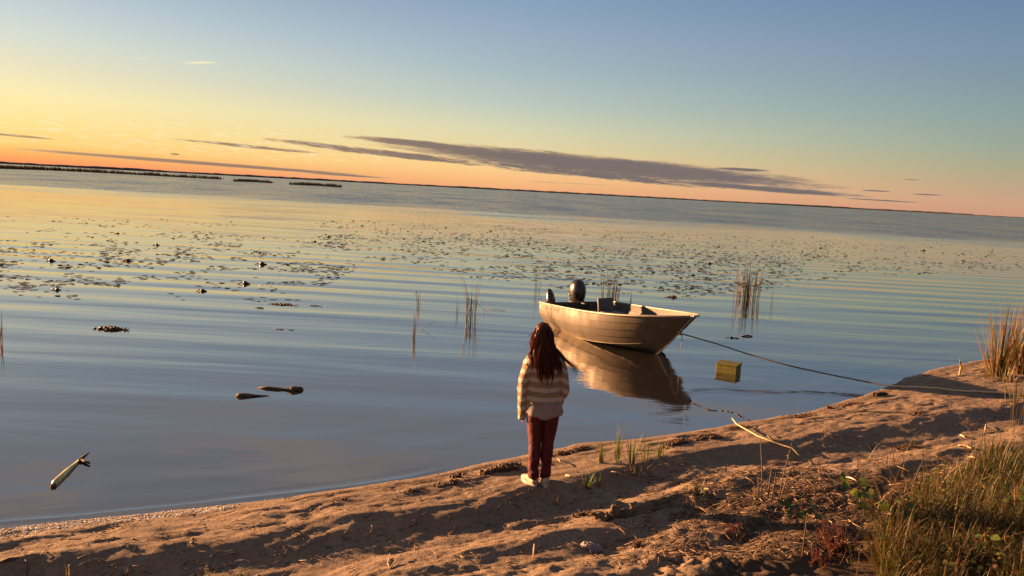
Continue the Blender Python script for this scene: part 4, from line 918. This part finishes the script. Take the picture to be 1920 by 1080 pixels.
# flyaways
for i in range(60):
    th = random.uniform(-pi, 0); a = env(random.uniform(1.2, 1.45), th, 1.0); d = Vector((cos(th), sin(th)*.5, -.8)); pts = [a+d*.0, a+d*.03+Vector((random.gauss(0, .006), 0, .004)), a+d*random.uniform(.05, .09)+Vector((random.gauss(0, .01), 0, .01))]; mb.tube(pts, [.0011, .001, .0004], 3, (1.2, 1., .9), cap=False)
mb.build('strands', M_hair, hair)

# ------------------------------------------------------------------ beach: plants, sticks, litter
def tuft(px, py, n, hpx, wpx, label, cols, name='grass_tuft', cat='grass', group='grass tufts on the beach', lean=.35, wid=.009, dry=.25, mat=None, bend=.9, extra=None):
    c = ground(px, py); D = (c-Vector((0, 0, CAM_H))).length; m_px = D/FPX; hm = hpx*m_px*1.15; wm = wpx*m_px/2; wid *= 1.35; mb = MB()
    for i in range(n):
        r_ = wm*.6*random.random()**.7; th = random.uniform(0, 2*pi); x, y = r_*cos(th), r_*sin(th)*.6
        z = gz(c.x+x, c.y+y)-c.z-.02
        blade(mb, (x, y, z), hm*random.uniform(.4, 1.05), pi/2-th+random.uniform(-.9, .9), random.uniform(0, lean), random.uniform(0, bend), wid*random.uniform(.6, 1.2), jit(random.choice(TAN if random.random() < dry else cols)))
    if extra: extra(mb, hm, wm)
    return tag(mb.build(name, mat or M_leaf, loc=c), label, cat, group)
GG = [(.11, .17, .025), (.14, .18, .035), (.08, .13, .02)]
random.seed(21)
tuft(1127, 868, 26, 46, 14, 'short dense bright green tuft, first grass tuft right of the girl', GG, lean=.15, bend=.2, dry=.1)
tuft(1158, 868, 14, 74, 16, 'tall thin green tuft just right of the short dense one', GG, lean=.12, bend=.2, wid=.008)
tuft(1183, 872, 18, 66, 24, 'tall spread green tuft in the middle of the shore grass', GG, lean=.3, bend=.3)
tuft(1210, 866, 9, 76, 26, 'sparse leaning stalks ending the row of shore grass', GG, lean=.4, bend=.3, wid=.007)
tuft(1237, 856, 14, 36, 18, 'small splayed green tuft by the waterline, rightmost of the row', GG, lean=.6, bend=.3)
tuft(1100, 916, 16, 40, 26, 'low yellow-green tuft on the sand nearest the girl shoes', GG, lean=.5)
tuft(1127, 915, 7, 34, 26, 'low splayed tuft right beside the one nearest the girl shoes', GG, lean=.7)
tuft(1195, 886, 34, 30, 70, 'dry flattened brown grass below the shore grass row', TAN, lean=1.2, dry=.8)
tuft(1038, 946, 6, 30, 26, 'tiny grass sprig beside the heel of the right shoe', GG, lean=.9)
tuft(385, 1088, 7, 40, 50, 'thin grass sprig poking up at the bottom edge left of centre', GG, lean=.8)
tuft(127, 1084, 3, 26, 5, 'short dark stub of grass at the bottom left edge', TAN, lean=.1, bend=.1)
tuft(240, 1085, 3, 24, 12, 'second dark grass stub right of the bottom left one', TAN, lean=.3, bend=.1)
tuft(450, 1086, 5, 36, 26, 'pale grass sprig right of the thin sprig on the bottom edge', GG, lean=.6)
tuft(1305, 926, 26, 30, 60, 'dark green grass tuft growing over the right end of the half-buried log', [(.04, .05, .012), (.06, .06, .015)], lean=.7)
tuft(1760, 960, 30, 90, 60, 'upright dark green grass stems rising at the left front of the grassy bank', [(.05, .07, .012), (.08, .08, .015)], lean=.3, bend=.5)
tuft(1850, 905, 34, 80, 60, 'tall green grass stems at the top of the grassy bank', [(.07, .085, .015), (.1, .08, .015)], lean=.35, bend=.5)
tuft(1873, 705, 150, 110, 62, 'tall rusty green marsh grass clump on the point where the beach meets the lake', [(.17, .11, .025), (.20, .075, .025), (.12, .13, .025)], name='marsh_grass_clump', lean=.42, bend=.5, wid=.013, dry=.35, group=None)
tuft(1915, 700, 130, 80, 56, 'lower brown marsh grass clump cut by the right edge of the photo', [(.17, .08, .025), (.15, .10, .03)], name='marsh_grass_clump', lean=.6, bend=.9, wid=.016, dry=.5, group=None)
tuft(1882, 712, 40, 30, 90, 'short trampled straw at the foot of the tall marsh grass', TAN, name='marsh_grass_clump', lean=1.1, bend=.5, wid=.014, dry=.9, group=None)
tuft(1900, 760, 16, 70, 40, 'sparse thin stems standing behind the rope near the right edge', [(.12, .10, .04)], lean=.3, wid=.007)
tuft(1905, 815, 10, 110, 30, 'thin tall bare stems at the right edge below the rope', [(.10, .08, .04)], lean=.2, wid=.006, bend=.3)
mb = MB(); c = ground(1799, 703); mb.tube([(0, 0, -.02), (.005, 0, .12), (-.015, 0, .25)], [.018, .014, .010], 7, (.55, .42, .18)); mb.tube([(.0, 0, .12), (-.04, 0, .27)], [.008, .004], 5, (.3, .3, .1)); tag(mb.build('cut_stalk', M_dry, loc=c), 'single pale cut stalk standing upright left of the tall marsh grass', 'stalk')

# bent straw reed
p = [ground(1371, 796, .05)+Vector((0, 0, .03)), ground(1380, 806, .03)+Vector((0, 0, .04)), ground(1420, 826, .05), ground(1452, 838, .05), ground(1485, 846, .03), ground(1499, 857, .008)]
c = p[3].copy(); mb = MB(); mb.tube([q_-c for q_ in p], [.004, .006, .007, .008, .007, .005], 7, (.80, .62, .34)); mb.tube([ground(1452, 838, .045)-c, ground(1437, 828, .07)-c], [.006, .002], 6, (.75, .58, .32))
tag(mb.build('straw_reed', M_dry, loc=c), 'long bent straw-coloured reed lying on the sand at the waterline right of the shore grass', 'reed')
# small straws and sticks lying on the sand
def straw(px0, py0, px1, py1, r_, col, label, name='straw', lift=.02, cat='straw', mid=None):
    a = ground(px0, py0, .006); b_ = ground(px1, py1, .006+lift); mb = MB(); mm = a.lerp(b_, .5)+Vector((0, 0, .008)) if mid is None else ground(*mid, .006)
    mb.tube([a-a, mm-a, b_-a], [r_, r_*1.1, r_*.6], 6, col); return tag(mb.build(name, M_dry, loc=a), label, cat)
straw(731, 1068, 755, 1045, .005, (.55, .42, .28), 'short pale straw, one arm of the V lying in the sand hollow')
straw(731, 1068, 731, 1045, .004, (.5, .38, .25), 'thin curved straw, left arm of the V in the sand hollow', mid=(727, 1058))
straw(1000, 1048, 1001, 1034, .006, (.6, .45, .3), 'pale stub standing in the sand right of the V of straws', lift=.05)
straw(1061, 893, 1070, 900, .008, (.75, .6, .42), 'pale chip of wood on the sand just right of the girl feet')
straw(1046, 862, 1050, 874, .005, (.7, .5, .3), 'thin leaning straw right behind the girl feet', lift=.03)
straw(1146, 886, 1172, 896, .006, (.55, .38, .22), 'pale stick beside the flattened brown grass')
straw(1321, 918, 1332, 926, .007, (.6, .48, .32), 'short pale stick end near the grassy end of the log')
straw(1586, 896, 1604, 906, .006, (.8, .66, .45), 'bright straw under the round-leaved shoot')
straw(1797, 836, 1822, 846, .011, (.75, .5, .3), 'curved pale bark piece on the sand left of the green grass', mid=(1812, 838))
straw(1800, 817, 1808, 824, .008, (.75, .58, .4), 'small bright chip on dark sand above the curved bark piece')
straw(1816, 858, 1830, 864, .009, (.7, .48, .3), 'second curved pale bark piece, below the first one')
straw(1846, 812, 1848, 800, .007, (.7, .58, .42), 'small pale upright splinter near the green grass top')
straw(1440, 902, 1428, 922, .005, (.5, .38, .25), 'thin straw standing among the bare twigs', lift=.05)
straw(1468, 940, 1480, 960, .006, (.5, .42, .3), 'grey twig lying left of the lowest leafy shoot')
straw(1480, 862, 1475, 858, .005, (.3, .2, .14), 'reddish twig stub under the end of the long bent reed')
straw(1572, 773, 1700, 776, .007, (.06, .045, .03), 'long dark twig lying flat on shaded sand below the rope', lift=.005)
straw(1420, 878, 1500, 858, .005, (.2, .11, .06), 'thin reddish stick lying on shaded sand below the long bent reed', lift=.005)
straw(1255, 818+30, 1292, 850, .006, (.09, .06, .04), 'short dark twig on lit sand right of the shore grass', lift=.005)
straw(0, 1056, 36, 1050, .008, (.10, .07, .05), 'dark stick lying on the sand at the left edge', lift=.005)

# bare upright twigs
def twigs(px, py, L_, label):
    c = ground(px, py); m_px = (c-Vector((0, 0, CAM_H))).length/FPX; mb = MB()
    for dx, h_, ln in L_:
        x = dx*m_px; z0 = gz(c.x+x, c.y)-c.z-.02; hh_ = h_*m_px*1.08; mb.tube([(x, random.uniform(-.05, .05), z0), (x+ln*m_px*.4, 0, hh_*.5), (x+ln*m_px, 0, hh_)], [.006, .005, .003], 6, jit((.09, .06, .04)))
    return tag(mb.build('bare_twigs', M_dry, loc=c), label, 'twigs')
twigs(1445, 940, [(-14, 100, -14), (-6, 62, 2), (2, 46, 2), (12, 98, 14), (16, 54, 12), (-20, 40, -6)], 'group of bare upright dark twigs standing behind the litter')
twigs(1490, 1045, [(12, 70, 1)], 'single bare reddish stem beside the red shrub')
twigs(1915, 800, [(0, 60, 2), (6, 80, -4)], 'bare dark stems at the far right above the green grass')

# half-buried log
p = [ground(1136, 972, .0), ground(1158, 968, .012), ground(1190, 962, .0), ground(1236, 946, .006), ground(1272, 930, -.012), ground(1300, 920, -.02)]
c = p[0].copy(); mb = MB(); mb.tube([q_-c for q_ in p], [.035, .048, .040, .046, .034, .02], 12, flat=.8); mb.ball((p[1]-c)+Vector((-.02, 0, .03)), (.05, .05, .05), 9, 6, None, .3); mb.ball((-.03, -.02, .01), (.075, .045, .05), 9, 6, None, .35); mb.tube([(p[0]-c)+Vector((-.05, 0, .02)), (p[0]-c)+Vector((-.14, -.05, .05))], [.02, .006], 7); mb.tube([(p[2]-c)+Vector((0, 0, .02)), (p[2]-c)+Vector((-.06, .05, .09))], [.018, .005], 7); mb.tube([(p[1]-c)+Vector((.02, -.05, .0)), (p[3]-c)+Vector((.02, -.07, .0)), (p[4]-c)+Vector((.05, -.05, -.01))], [.022, .02, .008], 8, flat=.5)
lg = mb.build('log', M_bark, loc=c)
sb = lg.modifiers.new('s', 'SUBSURF'); sb.levels = 2; sb.render_levels = 2; bake(lg); wrinkle(lg, .024, 16, 16, 77)
tag(lg, 'rotting dark log half buried in the sand with a knobbly broken left end', 'log')
# crumpled cloth
M_cloth = mat_simple('soiled_cloth', (.26, .23, .21), (.17, .12, .16), .8, 18, .8, 30, dist=.01)
c = ground(1107, 1032); mb = MB()
for i in range(9): mb.ball((random.uniform(-.05, .05), random.uniform(-.03, .03), random.uniform(.01, .05)), (random.uniform(.025, .045), random.uniform(.02, .04), random.uniform(.018, .035)), 10, 6, None, .25)
for i in range(5): a = rad(190+35*i); mb.tube([(0, 0, .01), (cos(a)*.05, sin(a)*.04, .015), (cos(a)*.085, sin(a)*.05, .006)], [.02, .022, .012], 8, flat=.5)
cl = mb.build('crumpled_cloth', M_cloth, loc=c); remesh(cl, .005, 2); wrinkle(cl, .012, 30, 30, 5); tag(cl, 'small crumpled whitish and lilac rag lying on the sand in the lower middle', 'rag')

# clumps of washed-up weed along the waterline
def wrack(px, py, wpx, label, n=50, zh=.03, asp=.35, mat=None):
    c = ground(px, py); D = (c-Vector((0, 0, CAM_H))).length; wm = wpx*D/FPX/2; mb = MB()
    for i in range(n):
        t = random.gauss(0, .45); t = max(-1.1, min(1.1, t)); x = wm*t*UD[0]; y = wm*t*UD[1]*.9+wm*asp*random.uniform(-1, 1); s_ = random.uniform(.3, 1)*wm*.15; z = gz(c.x+x, c.y+y)-c.z
        mb.ball((x, y, z+zh*.3), (s_, s_*.8, zh*random.uniform(.4, 1)*(1-.5*abs(t))), 7, 4, jit((1.3, 1.1, 1)), .35)
    for i in range(n):
        x = wm*random.uniform(-1, 1); y = x*UD[1]*.9+wm*asp*random.uniform(-1, 1); z = gz(c.x+x, c.y+y)-c.z+zh*.6; a = random.uniform(0, 6.28); l_ = random.uniform(.02, .07)
        mb.tube([(x, y, z), (x+l_*cos(a)*.5, y+l_*sin(a)*.5, z+.012), (x+l_*cos(a), y+l_*sin(a), z-.004)], [.002, .002, .001], 4, jit((1.5, 1.2, 1)))
    return tag(mb.build('wrack_clump', mat or M_weed, loc=c), label, 'washed-up weed', 'clumps of weed along the waterline')
wrack(938, 880, 76, 'largest reddish brown weed mound at the waterline just left of the girl', 120, .045)
wrack(1058, 852, 44, 'small weed clump at the waterline right of the girl legs', 50)
wrack(1090, 842, 40, 'flat weed clump behind the first green tuft', 40, .02)
wrack(860, 894, 34, 'small round weed lump by the waterline left of the largest mound', 20, .04)
wrack(845, 908, 60, 'thin weed streak on the sand left of the largest mound', 40, .02)
wrack(1268, 832, 60, 'dark weed heap at the waterline right of the shore grass', 110, .035)
wrack(1330, 820, 70, 'long dark weed line at the waterline left of the bent reed', 80, .03)
wrack(1385, 804, 60, 'weed line at the waterline under the tip of the bent reed', 60, .02)
wrack(1553, 765, 22, 'tiny dark clod at the waterline of the right beach', 18, .03)
wrack(1647, 741, 34, 'dark rounded clod at the waterline below the rope', 50, .05)
wrack(1500, 782, 60, 'thin dark weed band on the right beach edge', 50, .02)
wrack(1590, 758, 60, 'thin weed band at the edge between the two dark clods', 50, .018)
wrack(775, 922, 46, 'flat grey weed patch on the left beach', 30, .015)
wrack(640, 938, 30, 'small weed speckle at the edge of the left beach', 16, .015)
wrack(1090, 966, 34, 'rusty red weed tuft left of the log end', 24, .03)
wrack(1195, 1026, 22, 'little rusty moss tuft right of the rag', 44, .035)
wrack(1720, 775, 50, 'small dark litter patch on the lit strip of right beach', 30, .012)
wrack(1700, 840, 60, 'dark grass debris in the hollow of the right beach', 50, .02)

# litter of twigs, straw and pebbles
random.seed(33); mb = MB()
def scatter(n, box, size, cols, dens=None, zlift=.004):
    k_ = 0
    while k_ < n:
        px = random.uniform(box[0], box[2]); py = random.uniform(box[1], box[3])
        if dens and random.random() > dens(px, py): k_ += .3; continue
        d = ray(px, py); t = (.2-CAM_H)/d[2]; x, y = d[0]*t, d[1]*t; u_, v_ = uv(x, y); 
        if v_ < fl(SH, u_)+.05: k_ += .2; continue
        z = gz(x, y); a = random.gauss(math.atan2(UD[1], UD[0]), .8); l_ = random.uniform(*size)*.5; r_ = random.uniform(.0012, .0035); dx, dy = cos(a)*l_, sin(a)*l_
        z1 = gz(x-dx, y-dy); z2 = gz(x+dx, y+dy)
        mb.tube([(x-dx, y-dy, z1+zlift), (x+random.gauss(0, l_*.15), y+random.gauss(0, l_*.15), max(z, (z1+z2)/2)+zlift+random.random()*.012), (x+dx, y+dy, z2+zlift+random.random()*.01)], [r_, r_, r_*.6], 4, jit(random.choice(cols), .4)); k_ += 1
DK = [(.05, .035, .025), (.08, .055, .035), (.11, .07, .045)]; MX = DK+[(.30, .20, .12), (.4, .29, .18)]
scatter(900, (0, 850, 1500, 1080), (.02, .10), DK+DK+MX)
scatter(2600, (1150, 850, 1920, 1080), (.03, .16), MX, lambda px, py: min(1, max(0, (px-1100)/350)*max(0.1, (py-830)/120)))
scatter(420, (1500, 700, 1920, 860), (.03, .14), DK+MX)
scatter(500, (1270, 880, 1560, 960), (.04, .18), MX)
lit = mb.build('plant_litter', M_dry); tag(lit, 'fine dead twigs and straw strewn over the sand', 'litter', kind='stuff')
mb = MB()
for i in range(1500):
    px = random.uniform(-10, 1930); py = random.uniform(690, 1085); d = ray(px, py); t = (.12-CAM_H)/d[2]; x, y = d[0]*t, d[1]*t; u_, v_ = uv(x, y); a = v_-fl(SH, u_)
    if a < -.05: continue
    if random.random() > .25+.75*math.exp(-(a/.25)**2): continue
    s_ = random.uniform(.003, .010)*(1.6 if random.random() < .08 else 1); c_ = random.choice([(1, .9, .8), (.5, .4, .3), (.35, .25, .2)])
    mb.ball((x, y, gz(x, y)+s_*.25), (s_, s_*.8, s_*.55), 6, 4, c_, .2)
M_peb = mat_simple('pebble', (.30, .23, .18), (.2, .16, .13), .8, 30, attr=True)
tag(mb.build('pebbles', M_peb), 'tiny pebbles and shell bits over the sand', 'pebbles', kind='stuff')
# wet bubbles glinting at the left waterline
M_foam = mat_simple('foam', (.75, .70, .6), (.6, .55, .48), .12, 40, spec=.9); mb = MB()
for i in range(1500):
    t = random.random()**1.4; px = -20+t*460; yc = np.interp(px, [0, 150, 300, 450, 620], [1012, 993, 975, 957, 935]); py = yc+random.gauss(3, 9*(1-t)+2.5)
    d = ray(px, py); q_ = at(px, py, .015); z = gz(q_.x, q_.y); s_ = random.uniform(.003, .008); mb.ball((q_.x, q_.y, max(z, 0)+s_*.2), (s_, s_, s_*.8), 6, 4)
tag(mb.build('foam', M_foam), 'fringe of foam bubbles glinting in the sun along the waterline', 'foam', kind='stuff')

# round-leaved shoots
def leaf(mb, p, d, up, size, col):
    p = Vector(p); d = Vector(d).normalized(); s_ = d.cross(Vector(up)).normalized(); n_ = s_.cross(d); V = []; Fc = []
    prof_ = [(0, .03), (.15, .34), (.35, .48), (.6, .42), (.82, .22), (1, .02)]
    for t, w_ in prof_: V += [p+d*t*size-s_*w_*size+n_*(.10*w_*size-.12*t*t*size), p+d*t*size-n_*.12*t*t*size, p+d*t*size+s_*w_*size+n_*(.10*w_*size-.12*t*t*size)]
    for i in range(5):
        for j in range(2): Fc.append((3*i+j, 3*i+j+1, 3*i+j+4, 3*i+j+3))
    mb.add(V, Fc, col)
def shoot(px, py, px1, py1, h_, n, size, label, cols, leafy=1.):
    c = ground(px, py); m_px = (c-Vector((0, 0, CAM_H))).length/FPX; mb = MB(); tx = (px1-px)*m_px; tz = h_; st = MB()
    st.tube([(0, 0, -.03), (tx*.35, 0, tz*.45), (tx*.75, .02, tz*.85), (tx, .03, tz)], [.006, .005, .004, .002], 6, (.22, .10, .05))
    for i in range(n):
        t = .25+.75*i/max(1, n-1); p_ = Vector((tx*t, .02*t, tz*(t**.8)))+Vector((random.gauss(0, .012), random.gauss(0, .012), 0)); a = i*2.4+random.random(); d = Vector((cos(a), sin(a)*.8, random.uniform(-.2, .5)))
        q_ = p_+d*.03; st.tube([p_, q_], [.002, .0015], 4, (.2, .15, .05)); leaf(mb, q_, d, (random.gauss(0, .5), -.9, .7), size*random.uniform(.7, 1.15), jit(random.choice(cols), .2))
    r_ = empty('leafy_shoot', c); tag(r_, label, 'plant', 'round-leaved shoots'); st.build('stem', M_dry, r_); mb.build('leaves', M_leaf, r_)
LG = [(.13, .17, .03), (.10, .14, .025), (.17, .18, .04)]
random.seed(9)
shoot(1665, 985, 1592, 900, .36, 13, .075, 'arching shoot with bright round yellow-green leaves standing over the litter', LG)
shoot(1700, 1000, 1690, 950, .24, 9, .065, 'leafy shoot half hidden in grass right of the arching bright one', LG)
shoot(1495, 985, 1488, 955, .15, 5, .075, 'low dark shoot with a few broad leaves left of the red shrub', [(.07, .11, .03), (.12, .16, .04)])
shoot(1535, 985, 1522, 970, .12, 4, .06, 'small low shoot just right of the dark broad-leaved one', [(.09, .13, .03)])
shoot(1845, 1075, 1842, 1030, .26, 8, .055, 'yellow-green leafy shoot in the grass near the bottom right corner', LG)
shoot(1885, 1078, 1880, 1040, .26, 8, .05, 'leafy shoot right of the bottom corner one', LG)
shoot(1900, 1000, 1895, 930, .36, 16, .05, 'darker leafy shoot inside the grass at the right edge', [(.10, .13, .03), (.15, .18, .04)])
shoot(1760, 1085, 1750, 1060, .22, 7, .05, 'leafy shoot at the bottom edge under the red grass', LG)
# red shrub
def red_plant(px, py, label, n=34, h_=.2):
    c = ground(px, py); mb = MB()
    for i in range(n):
        a = random.uniform(0, 2*pi); ln = random.uniform(.5, 1)*h_; le = random.uniform(.1, .9); d = Vector((cos(a)*sin(le), sin(a)*sin(le), cos(le))); col = jit(random.choice([(.13, .035, .025), (.09, .025, .018), (.15, .065, .035)]))
        p0 = Vector((random.gauss(0, .04), random.gauss(0, .03), -.01)); mb.tube([p0, p0+d*ln*.5, p0+d*ln+Vector((0, 0, .01))], [.003, .0025, .001], 4, col)
        for j in range(12):
            t = random.uniform(.3, 1); q_ = p0+d*ln*t; e_ = Vector((random.gauss(0, 1), random.gauss(0, 1), random.gauss(.3, .7))).normalized()*random.uniform(.012, .03); mb.ribbon([q_, q_+e_*.5, q_+e_], [.002, .006, .001], Vector((1, .4, .2)).normalized(), jit(col))
    return tag(mb.build('red_shrub', M_leaf, loc=c), label, 'shrub', 'low red plants')
red_plant(1568, 1035, 'bushy low red plant at the left edge of the green grass', 60, .24)
red_plant(1375, 1000, 'sparse little red plant among litter right of the log', 12, .11)
red_plant(1540, 1060, 'smaller red plant in front of the bushy red one', 26, .15)
red_plant(1800, 1005, 'reddish weed patch deep inside the green grass', 30, .2)

# grass mass at lower right
random.seed(44); mb = MB(); gpoly = [(1655, 1095), (1640, 1040), (1668, 985), (1715, 940), (1760, 905), (1800, 868), (1850, 835), (1925, 812), (1990, 800), (2050, 1100)]
def inside(px, py, poly):
    c_ = False; j = len(poly)-1
    for i in range(len(poly)):
        if (poly[i][1] > py) != (poly[j][1] > py) and px < (poly[j][0]-poly[i][0])*(py-poly[i][1])/(poly[j][1]-poly[i][1])+poly[i][0]: c_ = not c_
        j = i
    return c_
GC = [(.050, .060, .010), (.075, .072, .012), (.035, .042, .009), (.095, .06, .015), (.13, .08, .03), (.075, .032, .014)]
cnt = 0
gpts = []
while cnt < 12000:
    px = random.uniform(1600, 2050); py = random.uniform(800, 1180)
    if not inside(px, min(py, 1094), gpoly) and random.random() > .02: continue
    d = ray(px, py); t = (.42-CAM_H)/d[2]; x, y = d[0]*t, d[1]*t; q_ = fbm(np.array([x*3]), np.array([y*3]), 3, 2)[0]
    if q_ < -.17 and random.random() < .8: continue
    z = gz(x, y); green = px > 1830 and py < 930; h_ = random.uniform(.12, .37)*(1+q_*1.2)*(.8 if green else 1.); col = jit(random.choice(GC[:4] if green else GC), .35)
    blade(mb, (x, y, z-.01), h_, random.uniform(0, 2*pi), random.uniform(0, .6), random.uniform(0, 1.3), random.uniform(.004, .010), col, 5); cnt += 1
for i in range(330):
    px = random.uniform(1640, 1950); py = random.uniform(880, 1100)
    d = ray(px, py); t = (.45-CAM_H)/d[2]; x, y = d[0]*t, d[1]*t; blade(mb, (x, y, gz(x, y)-.01), random.uniform(.3, .5), random.uniform(0, 2*pi), random.uniform(.2, 1.0), random.uniform(.3, 2.2), random.uniform(.005, .010), jit(random.choice(TAN+[(.10, .05, .02), (.3, .22, .12)])), 8)
# small broad leaves through the mass
for i in range(1700):
    px = random.uniform(1690, 2000); py = random.uniform(900, 1120)
    if not inside(px, min(py, 1094), gpoly): continue
    d = ray(px, py); t = (.45-CAM_H)/d[2]; x, y = d[0]*t, d[1]*t; a = random.uniform(0, 6.28); leaf(mb, (x, y, gz(x, y)+random.uniform(.03, .30)), (cos(a), sin(a), random.uniform(-.3, .5)), (random.gauss(0, .5), -.4, 1), random.uniform(.015, .032), jit(random.choice([(.045, .06, .012), (.085, .085, .014), (.12, .10, .015), (.09, .04, .015)]), .3))
tag(mb.build('grass', M_leaf), 'tangled green and straw-coloured grass covering the bank at the lower right', 'grass', kind='stuff')
